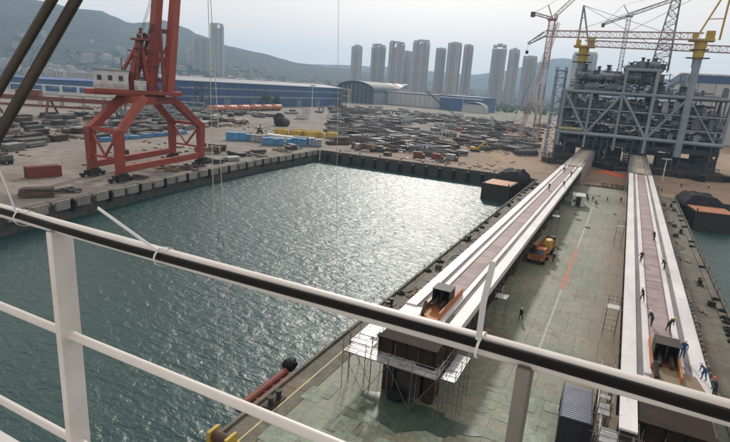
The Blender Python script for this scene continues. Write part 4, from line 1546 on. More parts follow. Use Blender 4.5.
# machinery house
hv = Vector((.62, .785, 0))
hs = Vector((-.785, .62, 0))
hb = Vector((-129.2, 96.6, 29.42))
def quad_box(p, du, dv, h, name, m_, par):
    vs = [p, p + du, p + du + dv, p + dv]
    vs += [v + Vector((0, 0, h)) for v in vs]
    return MB().add(vs, [(3, 2, 1, 0), (4, 5, 6, 7), (0, 1, 5, 4), (1, 2, 6, 5), (2, 3, 7, 6), (3, 0, 4, 7)]).build(name, m_, par)
hb = Vector((-128.0, 92.6, 27.62))
house = quad_box(hb, hv * 8.6, hs * 6.5, 4.8, 'machinery_house', off_white, cr)
quad_box(hb - hv * .25 - hs * .25 + Vector((0, 0, 4.81)), hv * 9.1, hs * 7.0, .25, 'roof', clad_grey, house)
for i in range(3):
    p = hb + hv * (1.0 + i * 2.6) - hs * .03 + Vector((0, 0, 2.2))
    quad_box(p, hv * 1.1, hs * .05, 1.3, 'window', glass_dark, house)
for i in range(2):
    p = hb + hs * (1.2 + i * 2.6) - hv * .03 + Vector((0, 0, 2.2))
    quad_box(p, hs * 1.1, hv * .05, 1.3, 'window', glass_dark, house)
quad_box(hb - hv * 2.2 - hs * .5 + Vector((0, 0, -1.6)), hv * 15, hs * 7.6, 1.3, 'house_platform', crane_red, cr)
# A-frame tower
ap = Vector((-122.6, 103.6, 41.0))
for base_, w_ in (((-124.4, 101.6, 27.5), 1.9), ((-121.0, 104.6, 27.5), 1.2), ((-127.6, 104.0, 27.5), 1.1), ((-128.2, 98.6, 27.5), .8)):
    MB().bar(base_, ap, w_, w_, up=(0, 1, 0), w2=w_ * .8, h2=w_ * .8).build('frame_leg', crane_red, cr)
MB().box(-124.4, -119.8, 102.0, 105.2, 40.8, 41.3).build('sheave_platform', dull_red, cr)
for x in (-124.3, -122.1, -119.9):
    MB().bar((x, 102.05, 41.3), (x, 102.05, 42.4), .12).build('guard_post', off_white, cr)
MB().bar((-124.4, 102.05, 42.3), (-119.8, 102.05, 42.3), .1).build('guard_rail', off_white, cr)
for i in range(3):
    MB().tube((-122.9 + i * 1.0, 103.6, 42.0), (-122.5 + i * 1.0, 103.6, 42.0), .8, 14).build('sheave', black_steel, cr)
# twin jib legs leaning away inland
lean = Vector((2.7 * .75 - 6.0 * .72, 2.7 * .66 + 6.0 * .69, 27.0))
jb = [Vector((-120.9, 105.0, 27.2)), Vector((-118.0, 108.6, 27.2))]
for q in jb:
    MB().bar(q, q + lean * 1.5, 2.4, 2.4, up=(0, 1, 0), w2=2.0, h2=2.0).build('jib_leg', crane_red, cr)
for f in (.12, .62, 1.0, 1.4):
    MB().bar(jb[0] + lean * f, jb[1] + lean * f, .9, 1.1).build('jib_tie', dull_red, cr)
MB().bar(jb[0] + lean * .15, jb[1] + lean * .6, .5, .5).build('jib_brace', crane_red, cr)
MB().bar(jb[1] + lean * .15, jb[0] + lean * .6, .5, .5).build('jib_brace', crane_red, cr)
# side lattice of the tower top
for base_, top_ in (((-126.0, 100.2, 27.5), (-121.5, 105.5, 38.5)), ((-119.6, 106.6, 27.5), (-122.8, 103.0, 39.5)), ((-125.6, 103.5, 27.5), (-120.6, 106.2, 45.5)), ((-117.2, 106.5, 27.5), (-119.6, 108.0, 45.0)),
                    ((-122.2, 101.2, 27.5), (-121.6, 103.2, 44.0))):
    MB().bar(base_, top_, .6, .6, up=(0, 1, 0)).build('tower_strut', dull_red, cr)
for z in (31.0, 34.5, 38.0):
    MB().bar((-125.0, 101.4, z), (-119.0, 107.0, z), .35, .35).build('tower_tie', dull_red, cr)
# luffing screw, ladders and hoist wires
MB().bar((-120.4, 104.4, 40.5), jb[0] + lean * .75, .7, .7).build('luffing_rod', dull_red, cr)
ld = MB()
l0, l1 = Vector((-123.0, 101.5, 27.7)), Vector((-122.0, 102.6, 41))
for s in (-.3, .3):
    ld.tube(l0 + Vector((s, 0, 0)), l1 + Vector((s, 0, 0)), .05, 4)
for k in range(24):
    p = l0.lerp(l1, k / 24)
    ld.tube(p + Vector((-.3, 0, 0)), p + Vector((.3, 0, 0)), .035, 4)
ld.build('ladder', black_steel, cr)
for dx in (-.5, 0, .5):
    MB().tube((-122.6 + dx, 103.8, 42.0), jb[0] + lean * 1.45 + Vector((dx + 1, 1, 0)), .06, 4).build('hoist_wire', black_steel, cr)
for k, (fx, fy) in FEET.items():          # cable reels, motor boxes and ladders on the legs
    MB().box(fx + 1.25, fx + 2.2, fy - 1.6, fy + .4, GZ + .6, GZ + 2.6).build('motor_box', black_steel, cr)
    MB().tube((fx - 1.6, fy + 1.2, GZ + 1.7), (fx - 1.15, fy + 1.2, GZ + 1.7), 1.1, 16).build('cable_reel', black_steel, cr)
    l_ = MB()
    for s_ in (-.28, .28):
        l_.tube((fx + s_, fy - 1.35, GZ + 1.8), (fx + s_, fy - 1.45, 17.5), .05, 4)
    for j in range(26):
        l_.tube((fx - .28, fy - 1.4, GZ + 2 + j * .42), (fx + .28, fy - 1.4, GZ + 2 + j * .42), .03, 4)
    l_.build('leg_ladder', dull_red, cr)
hp = [(-132, 96.2), (-127, 92.2), (-113.5, 109.5), (-118.5, 114), (-132, 96.2)]
gr = MB()
for (xa, ya), (xb, yb) in zip(hp, hp[1:]):
    n = int(math.hypot(xb - xa, yb - ya) / 1.6)
    for j in range(n):
        t_ = j / n
        gr.tube((xa + (xb - xa) * t_, ya + (yb - ya) * t_, 27.6), (xa + (xb - xa) * t_, ya + (yb - ya) * t_, 28.7), .05, 4)
    for dz in (.55, 1.1):
        gr.tube((xa, ya, 27.6 + dz), (xb, yb, 27.6 + dz), .045, 4)
gr.build('platform_railing', dull_red, cr)
for j in range(5):
    z = 29.5 + j * 2.3
    MB().box(-123.6, -121.2, 101.6, 103.6, z, z + .12).build('tower_landing', dull_red, cr)
MB().box(-126.6, -123.8, 103.2, 106.4, 27.62, 30.4).build('winch_drum_case', dull_red, cr)
MB().box(-121.8, -119.6, 100.4, 102.6, 27.62, 30.2).build('operator_cab', off_white, cr)
MB().tube((-125.4, 99.6, 32.5), (-125.4, 99.6, 36), .12, 6).build('exhaust', black_steel, cr)

# ---- stock piles in many kinds, each a thing ----
def pipe_bundle(n_, L_, r, mm):
    mb = MB()
    rows = max(2, int(math.sqrt(n_ / 2)))
    c = 0
    z = r + .25
    per = math.ceil(n_ / rows)
    for k in range(rows):
        for i in range(per - k):
            x = (i - (per - k - 1) / 2) * 2.04 * r
            mb.tube((x, -L_ / 2 + RND.uniform(-.4, .4), z), (x, L_ / 2 + RND.uniform(-.4, .4), z), r, 7)
        z += r * 1.76
    for s in (-.3, .3):
        mb.box(-per * r, per * r, L_ * s - .15, L_ * s + .15, 0, .24)
    return mb


def plate_stack(L_, W_, n_):
    mb = MB()
    z = .2
    for k in range(n_):
        h = RND.uniform(.12, .4)
        mb.rbox((RND.uniform(-.3, .3), RND.uniform(-.4, .4), z + h / 2), (W_ * RND.uniform(.8, 1), L_ * RND.uniform(.85, 1), h), RND.uniform(-.05, .05))
        z += h + .03
    for s in (-.3, 0, .3):
        mb.box(-W_ / 2, W_ / 2, L_ * s - .15, L_ * s + .15, 0, .19)
    return mb


def beam_stack(L_, n_):
    mb = MB()
    for k in range(n_):
        row = k % 3
        x = (k // 3) * 1.0 - n_ / 6
        z = .25 + row * .75
        l_ = L_ * RND.uniform(.8, 1)
        mb.box(x - .4, x + .4, -l_ / 2, l_ / 2, z, z + .08).box(x - .05, x + .05, -l_ / 2, l_ / 2, z + .08, z + .58).box(x - .4, x + .4, -l_ / 2, l_ / 2, z + .58, z + .66)
    mb.box(-n_ / 6 - .5, n_ / 6 + .5, -L_ * .3, -L_ * .3 + .3, 0, .24).box(-n_ / 6 - .5, n_ / 6 + .5, L_ * .3, L_ * .3 + .3, 0, .24)
    return mb


def truss_piece(L_, h):
    mb = MB()
    for x in (-h / 2, h / 2):
        for z in (.2, h):
            mb.bar((x, -L_ / 2, z), (x, L_ / 2, z), .3, .3)
    k = max(3, int(L_ / h))
    for i in range(k):
        a, b = -L_ / 2 + L_ * i / k, -L_ / 2 + L_ * (i + 1) / k
        for x in (-h / 2, h / 2):
            mb.bar((x, a, .2), (x, b, h), .2, .2)
            mb.bar((x, a, .2), (x, a, h), .2, .2)
        mb.bar((-h / 2, a, h), (h / 2, a, h), .2, .2)
        mb.bar((-h / 2, a, .2), (h / 2, a, .2), .2, .2)
    return mb


def scrap_heap(s):
    mb = MB()
    for k in range(26):
        l_ = RND.uniform(.6, 2.6) * s
        mb.rbox((max(-1.7 * s, min(1.7 * s, RND.gauss(0, s))), max(-1.9 * s, min(1.9 * s, RND.gauss(0, s))), .15 + .5 * abs(RND.gauss(0, .45 * s))), (l_, RND.uniform(.2, .7), RND.uniform(.1, .6)), RND.uniform(0, 3.14), rx=RND.uniform(-.4, .4))
    mb.box(-s * 1.9, s * 1.9, -s * 2.1, s * 2.1, 0, .22)
    return mb


PROTO = {
    'pipe_bundle': ([pipe_bundle(14, 11, .32, None), pipe_bundle(9, 12, .5, None), pipe_bundle(22, 9, .22, None)], [steel_grey, steel_rusty, steel_pale, steel_grey, steel_rusty, steel_grey], 'pipes',
                    'bundle of steel pipes lying on the yard among the stock'),
    'plate_stack': ([plate_stack(7, 3, 6), plate_stack(9, 4, 4), plate_stack(6, 2.6, 5)], [steel_rusty, steel_grey, steel_rusty, steel_pale, timber, steel_grey], 'plates',
                    'stack of steel plates lying on the yard among the stock'),
    'beam_stack': ([beam_stack(11, 9), beam_stack(8, 12)], [steel_rusty, steel_grey, steel_rusty, steel_pale, steel_grey], 'beams', 'stack of steel beams lying on the yard among the stock'),
    'truss_piece': ([truss_piece(12, 2.6), truss_piece(9, 3.4), truss_piece(7, 4.2)], [steel_grey, module_grey, steel_rusty, steel_pale], 'truss',
                    'open steel truss section resting on the yard among the stock'),
    'scrap_heap': ([scrap_heap(1.2), scrap_heap(1.7)], [steel_rusty, steel_grey, steel_rusty, timber], 'scrap', 'loose heap of scrap steel on the yard among the stock'),
}
MESHES = {}


TONE = {'steel_grey': 'dark grey', 'steel_rusty': 'rust brown', 'steel_pale': 'pale grey', 'timber': 'tan', 'dull_red': 'dull red', 'module_grey': 'blue grey', 'girder_dark': 'blackish'}
SIZE = {'pipe_bundle': ('bundle of steel pipes', 'short bundle of thick steel pipes', 'low bundle of thin steel pipes'),
        'plate_stack': ('stack of steel plates', 'wide flat stack of steel plates', 'tall narrow stack of steel plates'),
        'beam_stack': ('stack of long steel beams', 'broad stack of short steel beams'),
        'truss_piece': ('long low open truss section', 'open truss section', 'short tall open truss section'),
        'scrap_heap': ('small heap of scrap', 'large heap of scrap')}


def stock(kind, x, y, rz, zone='in the stockyard behind the dock head', only=None):
    protos, mats_, cat, lab = PROTO[kind]
    mats_ = only or mats_
    i, mm = RND.randrange(len(protos)), RND.choice(mats_)
    key = (kind, i, mm.name)
    if key not in MESHES:
        MESHES[key] = protos[i].build(kind, mm, local=True)
        o = MESHES[key]
    else:
        o = MESHES[key].copy()
        COL.objects.link(o)
    o.location = (x, y, GZ)
    o.rotation_euler = (0, 0, rz)
    lab = '%s %s %s' % (TONE[mm.name], SIZE[kind][i], zone)
    tag(o, lab, cat, lab)


# ================================================================== TOPSIDE MODULE
rm = random.Random(21)
mod = thing('topside_module', 'huge grey offshore platform topside with tubular truss sides on the quay', 'module', (4, 278, GZ))
YF, YB = 256.0, 300.0
COLS = [-28.0, -16.6, -4.2, 7.8, 20.8, 36.0]
Z0, ZM, Z1 = 18.2, 29.2, 36.6
for yy in (YF, 270.6, 285.3, YB):
    for i, x in enumerate(COLS):
        r = (.7, .6, .62, .75, 1.45, .45)[i]
        top = (Z1 + .5, Z1 + .5, 47.5, 47.5, 48.5, Z1 + .4)[i] if yy in (YF, YB) else Z1
        MB().tube((x, yy, 12.0 if i != 5 else Z0), (x, yy, top), r, 12).build('column', module_grey, mod)
for yy in (YF, YB):
    for z, r in ((Z0, .85), (ZM, .3), (Z1, .75)):
        MB().tube((COLS[0] - 1, yy, z), (COLS[-1] + .5, yy, z), r, 10).build('chord', module_grey, mod)
    MB().tube((-5, yy, 46.8), (9, yy, 46.8), .7, 10).build('chord', module_grey, mod)
    MB().tube((COLS[0], yy, 23.3), (COLS[-1], yy, 23.3), .25, 8).build('chord', module_grey, mod)
    for a, b, up_ in ((0, 1, 0), (1, 2, 1), (2, 3, 0), (3, 4, 1), (4, 5, 0)):
        xa, xb = COLS[a], COLS[b] - (2.6 if b == 5 else 0)
        za, zb = (Z0, Z1) if up_ else (Z1, Z0)
        MB().tube((xa, yy, za), (xb, yy, zb), .6 if b != 5 else .32, 10).build('diagonal', module_grey, mod)
for x in COLS:
    for z, r in ((Z0, .8), (ZM, .4), (Z1, .8)):
        MB().tube((x, YF, z), (x, YB, z), r, 8).build('cross_beam', module_grey, mod)
for x in (COLS[0], COLS[-1]):
    for k in range(3):
        ya, yb = 256 + k * 14.7, 256 + (k + 1) * 14.7
        MB().tube((x, ya, Z0 if k % 2 else Z1), (x, yb, Z1 if k % 2 else Z0), .55, 8).build('diagonal', module_grey, mod)
# plated decks
DECKS = [(Z0 + .3, COLS[0], COLS[-1]), (23.6, COLS[0], COLS[-1]), (ZM + .3, COLS[0], COLS[-1]), (Z1 + .3, COLS[0], COLS[-1]), (42.0, -24, 12), (47.2, -6, 10)]
for z, xa, xb in DECKS:
    MB().box(xa + .2, xb - .2, YF + 1.2, YB - 1.2, z, z + .3).build('deck', module_dark, mod)
# equipment between the decks
module_mid = mat('module_mid', (0.15, 0.178, 0.21), (0.10, 0.12, 0.142), 0.2, 0.65, rnd=0.3)
MMATS = [module_mid, module_dark, module_mid, module_dark, module_dark, module_light]


def equip(x, y, z, hmax, big=False):
    kind = rm.random()
    mm = rm.choice(MMATS)
    h = hmax * rm.uniform(.35, .9)
    mb = MB()
    if kind < .3:
        w_, d_ = rm.uniform(1.2, 4), rm.uniform(1.2, 4)
        mb.box(x - w_ / 2, x + w_ / 2, y - d_ / 2, y + d_ / 2, z, z + h)
        mb.box(x - w_ / 2 + .2, x + w_ / 2 - .4, y - d_ / 2 + .2, y + d_ / 2 - .3, z + h, z + h * 1.12)
        mb.build('skid_unit', mm, mod)
    elif kind < .5:
        r = rm.uniform(.5, 1.3)
        L_ = rm.uniform(3, 7)
        zc = z + r + .6
        mb.tube((x - L_ / 2, y, zc), (x + L_ / 2, y, zc), r, 12)
        mb.ball((x - L_ / 2, y, zc), r * .5, r * .98, r * .98, 10, 6).ball((x + L_ / 2, y, zc), r * .5, r * .98, r * .98, 10, 6)
        mb.box(x - L_ * .3, x - L_ * .2, y - r * .8, y + r * .8, z, zc - r * .3).box(x + L_ * .2, x + L_ * .3, y - r * .8, y + r * .8, z, zc - r * .3)
        mb.build('pressure_vessel', rm.choice([module_light, module_mid]), mod)
    elif kind < .68:
        r = rm.uniform(.4, 1.1)
        mb.tube((x, y, z), (x, y, z + h), r, 12).ball((x, y, z + h), r * .98, r * .98, r * .6, 12, 6)
        mb.tube((x, y, z + h * .6), (x, y, z + h * .64), r * 1.5, 12)
        mb.build('column_vessel', rm.choice(MMATS), mod)
    else:
        pts = [Vector((x, y, z + rm.uniform(.4, h)))]
        for k in range(rm.randint(2, 4)):
            d = rm.choice([Vector((1, 0, 0)), Vector((-1, 0, 0)), Vector((0, 1, 0)), Vector((0, 0, 1)), Vector((0, 0, -1))])
            q = pts[-1] + d * rm.uniform(1.5, 6)
            q.z = min(max(q.z, z + .3), z + hmax)
            q.x = min(max(q.x, COLS[0] + .5), COLS[-1] - 1)
            q.y = min(max(q.y, YF + .6), YB - 1)
            if (q - pts[-1]).length > .5:
                pts.append(q)
        if len(pts) > 1:
            r = rm.uniform(.12, .32)
            for a, b in zip(pts, pts[1:]):
                mb.tube(a, b, r, 8)
            for p_ in pts:
                mb.ball(p_, r * 1.15, r * 1.15, r * 1.15, 6, 4)
            mb.build('pipe_run', rm.choice([module_light, module_mid, module_mid]), mod)


for z, xa, xb in DECKS:
    nxt = {Z0 + .3: 4.8, 23.6: 5.2, ZM + .3: 6.8, Z1 + .3: 4.9, 42.0: 4.6, 47.2: 4.0}[z]
    n = {42.0: 80, 47.2: 30, Z1 + .3: 84}.get(z, 58)
    for k in range(n):
        x = rm.uniform(xa + 1.5, xb - 2)
        y = YF + 2 + (rm.random() ** 1.9) * 38
        if z == Z1 + .3 and x > 12 and rm.random() < .6:
            continue
        equip(x, y, z + .3, nxt - .6)
# dense small-bore pipework and cable trays seen through the truss
pw = MB()
for k in range(1700):
    z = rm.choice([Z0, Z0, 23.4, 23.4, ZM, ZM, Z1, Z1, 41.5]) + rm.uniform(.6, 5.5)
    xa = rm.uniform(COLS[0] + 1, COLS[-1] - 6)
    y = YF + .9 + rm.random() ** 2 * 30
    if z > 43 and not -22 < xa < 8:
        continue
    if z > 38 and xa > 14:
        continue
    r = rm.uniform(.05, .17)
    c = rm.random()
    mi = rm.choice((0, 0, 1, 2))
    if c < .5:
        pw.tube((xa, y, z), (xa + rm.uniform(2, 6), y, z), r, 5, mi=mi)
    elif c < .8:
        pw.tube((xa, y, z - rm.uniform(1, 3)), (xa, y, z + rm.uniform(.3, 1.5)), r, 5, mi=mi)
    else:
        pw.box(xa, xa + rm.uniform(1, 2.5), y, y + .5, z - .3, z + rm.uniform(.1, .8), mi=mi)
pw.build('pipework', [module_mid, module_light, module_dark], mod)['kind'] = 'stuff'
# handrails round the upper decks
hr = MB()
for z, xa, xb in DECKS[1:]:
    for k in range(int((xb - xa) / 2)):
        hr.tube((xa + k * 2, YF + 1.0, z + .3), (xa + k * 2, YF + 1.0, z + 1.5), .06, 4)
    for dz in (.9, 1.5):
        hr.tube((xa, YF + 1.0, z + dz), (xb, YF + 1.0, z + dz), .06, 4)
hr.build('handrail', module_light, mod)['kind'] = 'stuff'
# rooftop plant: stacks, exhausts and masts
for k in range(34):
    x = rm.uniform(-5, 9) if k % 2 else rm.uniform(-24, 10)
    zb = 47.5 if -5.5 < x < 9.5 else 42.3
    h = rm.uniform(1.5, 5.5) if zb > 45 else rm.uniform(3, 7)
    y = YF + rm.uniform(2, 26)
    r = rm.uniform(.35, 1.2)
    mb = MB()
    if k % 3:
        mb.tube((x, y, zb), (x, y, zb + h), r, 8, r * .7).tube((x, y, zb + h), (x, y, zb + h + .5), r * 1.1, 8)
        mb.build('exhaust_stack', rm.choice(MMATS), mod)
    else:
        mb.box(x - r * 1.6, x + r * 1.6, y - r, y + r, zb, zb + h * .6).tube((x, y, zb + h * .6), (x, y, zb + h * 1.2), .12, 5)
        mb.build('roof_unit', rm.choice(MMATS), mod)
# seaward wing tower at the west end
for x in (-33.5, -29.5):
    for y in (258, 264):
        MB().bar((x, y, GZ), (x, y, 47), .6).build('stair_column', module_grey, mod)
for k in range(12):
    z = 10 + k * 3.2
    MB().box(-33.9, -29.1, 257.6, 264.4, z, z + .25).build('stair_landing', module_grey, mod)
    s = 1 if k % 2 else -1
    MB().bar((-31.5 - 1.8 * s, 257.7, z - 3.1), (-31.5 + 1.8 * s, 257.7, z), .9, .25).build('stair_flight', module_light, mod)
# yellow-green handrail strip along the lower west edge
MB().box(COLS[0], -18.2, YF - 1.3, YF - 1.1, 19.5, 20.6).build('edge_panel', pale_yellow, mod)
# supporting grillage under the module
GR = 'support towers under the topside module'
for i, x in enumerate((-26, -13.6, -8, 2, 7.8, 20.8, 34)):
    for j, y in enumerate((257.5, 271, 285, 299)):
        if x in (-13.6, 7.8) and False:
            continue
        t = thing('support_tower', 'dark support tower under the module, %s row, %s from the stair tower end' % (('dock side', 'second', 'third', 'landward')[j], ('first', 'second', 'third', 'fourth', 'fifth', 'sixth', 'seventh')[i]), 'support', (x, y, GZ), GR)
        for dx in (-1.3, 1.3):
            for dy in (-1.3, 1.3):
                MB().bar((x + dx, y + dy, GZ), (x + dx, y + dy, 16.9), .5).build('leg', module_dark, t)
        for z in (7.5, 11.5, 15.5):
            MB().box(x - 1.6, x + 1.6, y - 1.6, y + 1.6, z, z + .35).build('tie_frame', module_dark, t)
        MB().bar((x - 1.3, y - 1.3, GZ + .3), (x + 1.3, y - 1.3, 11.4), .25).build('brace', module_dark, t)
        MB().box(x - 1.9, x + 1.9, y - 1.9, y + 1.9, 16.91, 17.24).build('cap', module_dark, t)
for i, y in enumerate((263.5, 269, 277, 288)):
    t = thing('load_cradle', ('front', 'second', 'third', 'rear')[i] + ' dark load-out cradle beam beneath the topside module', 'cradle', (4, y, GZ))
    for k in range(9):
        x = -25.5 + k * 7.2
        if abs(x + 14.3) < 6.4 or abs(x - 6.4) < 6.4:
            MB().box(x - 3.5, x + 3.5, y - 1.0, y + 1.0, 11.05, 15.2).build('cradle_box', module_dark, t)
        else:
            MB().box(x - 3.5, x + 3.5, y - 1.0, y + 1.0, GZ, 9.5 + RND.uniform(-2.5, 3.5)).build('cradle_box', module_dark, t)
            MB().box(x - 3.3, x + 3.3, y - 1.35, y - 1.01, 7.0, 7.6).build('cradle_flange', girder_dark, t)
# grillage beams just under the lower chord, hung equipment
for k in range(9):
    x = -27 + k * 7.6
    MB().box(x, x + .8, YF - .4, YB + .4, 15.6, 17.2).build('grillage_beam', module_dark, mod)
for k in range(5):
    MB().box(COLS[0] - 1, COLS[-1], 258 + k * 10, 259 + k * 10, 13.4, 15.55).build('grillage_girder', module_dark, mod)
for k in range(60):
    x = rm.uniform(-34, 44)
    if -19.5 < x < -9 or 1.5 < x < 11.5:
        continue
    stock(rm.choice(['scrap_heap', 'beam_stack', 'truss_piece', 'plate_stack']), x, rm.uniform(243, 256.5), rm.uniform(0, 3.1), 'in the shadow of the topside module', [steel_rusty, girder_dark, steel_grey])
# flare tower on the roof
fl = MB()
fl.lattice((8.0, 268, 47.4), (9.6, 270, 84), 7.0, 7.0, 3.2, .28, up=(0, 1, 0), w2=2.2, h2=2.2)
fl.build('flare_tower', lattice_grey, mod)['kind'] = 'stuff'


# ------------------------------------------------------------------ pedestal cranes on the module
def pedestal_crane(px, py, z0, zt, boom_to, apex, label, frame_feet, colm):
    t = thing('pedestal_crane', label, 'crane', (px, py, z0))
    MB().tube((px, py, z0), (px, py, zt - 3), 1.7, 16).build('pedestal', module_grey, t)
    MB().tube((px, py, zt - 7), (px, py, zt), 1.9, 16, 2.3).build('king_post', crane_yellow, t)
    MB().box(px - 4.5, px + 4.5, py - 3, py + 3, zt, zt + .8).build('slew_platform', crane_yellow, t)
    MB().box(px + 1.2, px + 4.2, py - 1.8, py + 1.8, zt + .8, zt + 4).build('machinery_house', crane_yellow, t)
    MB().box(px - 3.6, px - 1.6, py - 3.2, py - 1.2, zt + .8, zt + 3.2).build('operator_cab', crane_yellow, t)
    for k in range(2):
        MB().box(px - 3.2 - k, px + 3.2 + k, py - 2.6, py + 2.6, zt - 3.4 - 3.2 * k, zt - 3.2 - 3.2 * k).build('service_landing', module_dark, t)
    for f in frame_feet:
        MB().bar(f, apex, .7, .7, up=(0, 1, 0)).build('gantry_leg', colm, t)
    for s in (.35, .7):
        MB().bar(Vector(frame_feet[0]).lerp(Vector(apex), s), Vector(frame_feet[1]).lerp(Vector(apex), s), .35).build('gantry_tie', colm, t)
    b0 = Vector((px, py - 3.3, zt + 1.6))
    b1 = Vector(boom_to)
    lm = MB().lattice(b0, b1, 2.4, 2.6, 2.6, .17)
    lm.build('boom', lattice_pale, t)['kind'] = 'stuff'
    # cranked boom tip and hook
    dirv = (b1 - b0).normalized()
    tip = b1 + dirv * 7 - Vector((0, 0, 4.5))
    MB().lattice(b1, tip, 2.0, 2.0, 2.2, .16, w2=.8, h2=.8).build('boom_tip', lattice_grey, t)['kind'] = 'stuff'
    MB().tube(tip, tip - Vector((0, 0, 3)), .06, 4).build('hoist_wire', black_steel, t)
    MB().box(tip.x - .6, tip.x + .6, tip.y - .4, tip.y + .4, tip.z - 4.4, tip.z - 3).build('hook_block', black_steel, t)
    for f in (.45, .8):
        MB().tube(apex, b0.lerp(b1, f) + Vector((0, 0, 1.3)), .09, 5).build('pendant', black_steel, t)
    return t


pedestal_crane(-24.2, 270, Z1 + .62, 56.5, (34.0, 268, 57.0), (-27.5, 271, 75.0), 'yellow pedestal crane at the west end of the topside roof',
               [(-27.6, 270.5, 57.0), (-22.4, 270.5, 57.0)], lattice_grey)
pedestal_crane(20.8, 258, 48.52, 59.0, (-40, 254, 60.6), (27.5, 259, 83.0), 'yellow pedestal crane on the thick column of the topside',
               [(18.5, 258.5, 59.4), (27.0, 259, 59.8)], crane_yellow)


# ------------------------------------------------------------------ lattice tower cranes beyond the module
def luffing_crane(x, y, h, jib, cj, label, m1, m2, w_=2.4):
    t = thing('tower_crane', label, 'crane', (x, y, GZ))
    MB().box(x - 4, x + 4, y - 4, y + 4, GZ, GZ + 1.2).build('base', concrete, t)
    n = 8
    for k in range(n):
        za, zb = GZ + 1.2 + (h - 1.2) * k / n, GZ + 1.2 + (h - 1.2) * (k + 1) / n
        MB().lattice((x, y, za), (x, y, zb), w_, w_, 2.4, .19, up=(0, 1, 0)).build('mast_section', m1 if k % 2 else m2, t)['kind'] = 'stuff'
    z = GZ + h
    MB().box(x - 2.4, x + 2.4, y - 2, y + 2, z, z + 1.0).build('slew_platform', m1, t)
    MB().box(x + 1.2, x + 3, y - 2, y - .2, z + 1, z + 3.2).build('operator_cab', off_white, t)
    MB().lattice((x, y, z + 1.2), jib, 1.6, 1.8, 2.2, .15).build('jib', m2, t)['kind'] = 'stuff'
    MB().lattice((x, y, z + 1.0), cj, 1.8, 1.2, 2.0, .15).build('counter_jib', m1, t)['kind'] = 'stuff'
    MB().rbox((cj[0], cj[1], cj[2] - .6), (2.2, 2.2, 2.6)).build('counterweight', steel_grey, t)
    ap_ = (x + (cj[0] - x) * .3, y + (cj[1] - y) * .3, z + 8)
    MB().bar((x, y, z + 1), ap_, .5).build('apex_strut', m1, t)
    MB().bar(cj, ap_, .2).build('backstay', m1, t)
    MB().tube(ap_, Vector((x, y, z + 1.2)).lerp(Vector(jib), .8), .08, 4).build('jib_pendant', black_steel, t)
    return t


luffing_crane(-47.5, 318, 70, (-18, 322, 108), (-58, 316, 78), 'red and white lattice tower crane with raised jib next to the module', lattice_red, lattice_pale, 3.0)
luffing_crane(-12, 420, 86, (60, 410, 118), (-28, 424, 86), 'distant grey lattice tower crane behind the topside module', lattice_grey, lattice_grey)
# crawler crane with a long raked boom beside the red and white crane
t = thing('crawler_crane', 'crawler crane with a raked red and white boom by the module', 'crane', (-62, 330, GZ))
for dy in (-3, 3):
    MB().rbox((-62, 330 + dy, GZ + .8), (8, 1.4, 1.6)).build('track', black_steel, t)
MB().box(-66, -58.5, 327.5, 332.5, GZ + 1.7, GZ + 4.6).build('house', lattice_red, t)
MB().box(-68.5, -66.1, 327.5, 332.5, GZ + 1.9, GZ + 4.2).build('counterweight', steel_grey, t)
for k in range(6):
    a, b = Vector((-59, 330, GZ + 3)), Vector((-45, 322, 74))
    MB().lattice(a.lerp(b, k / 6), a.lerp(b, (k + 1) / 6), 2.0, 2.0, 2.4, .16).build('boom_section', lattice_red if k % 2 else lattice_pale, t)['kind'] = 'stuff'
MB().tube((-66, 330, GZ + 5), (-45, 322, 74), .1, 4).build('boom_pendant', black_steel, t)

# ================================================================== QUAY SKIDWAY, PONTOONS
for x0, lab in ((-17.7, 'worn skid track on the quay in line with the port skid beam'), (3.1, 'worn skid track on the quay in line with the starboard beam')):
    t = thing('skid_track', lab, 'skid track', (x0 + 3.35, 226, GZ), 'skid tracks on the quay')
    y0, y1 = 187.3, 300.0
    MB().box(x0 + .1, x0 + 6.6, y0, y1, GZ, BT - .5).build('foundation', concrete, t)
    for a, b, dz, mm in ((0.0, 1.0, -.1, groove_grey), (1.05, 1.7, .0, steel_pale), (1.8, 4.9, -.15, sandy := mat('track_sand', (0.38, 0.33, 0.25), (0.27, 0.23, 0.18), .4, .9)),
                         (5.0, 5.65, .0, steel_pale), (5.7, 6.7, -.1, groove_grey)):
        n = 19
        s = (y1 - y0) / n
        src = MB().box(a, b, .02, s - .02, BT - .49, BT + dz).build('track_slab', mm, t, local=True)
        for i in range(n):
            o = src if i == 0 else share(src, 'track_slab', t, (0, 0, 0))
            o.location = (-3.35, y0 + s * i - 226, -GZ + RND.uniform(-.02, .02))
# ground ramps at both sides of the tracks stay as yard; link bridge plates across the stern gap
for x0 in (-17.7, 3.1):
    o = MB().box(x0 + 1.8, x0 + 4.9, 186.0, 188.2, BT + .02, BT + .1).build('bridge_plate', steel_rusty)
    tag(o, 'rusty steel plate bridging the stern gap on the %s skid track' % ('port' if x0 < 0 else 'starboard'), 'plate')


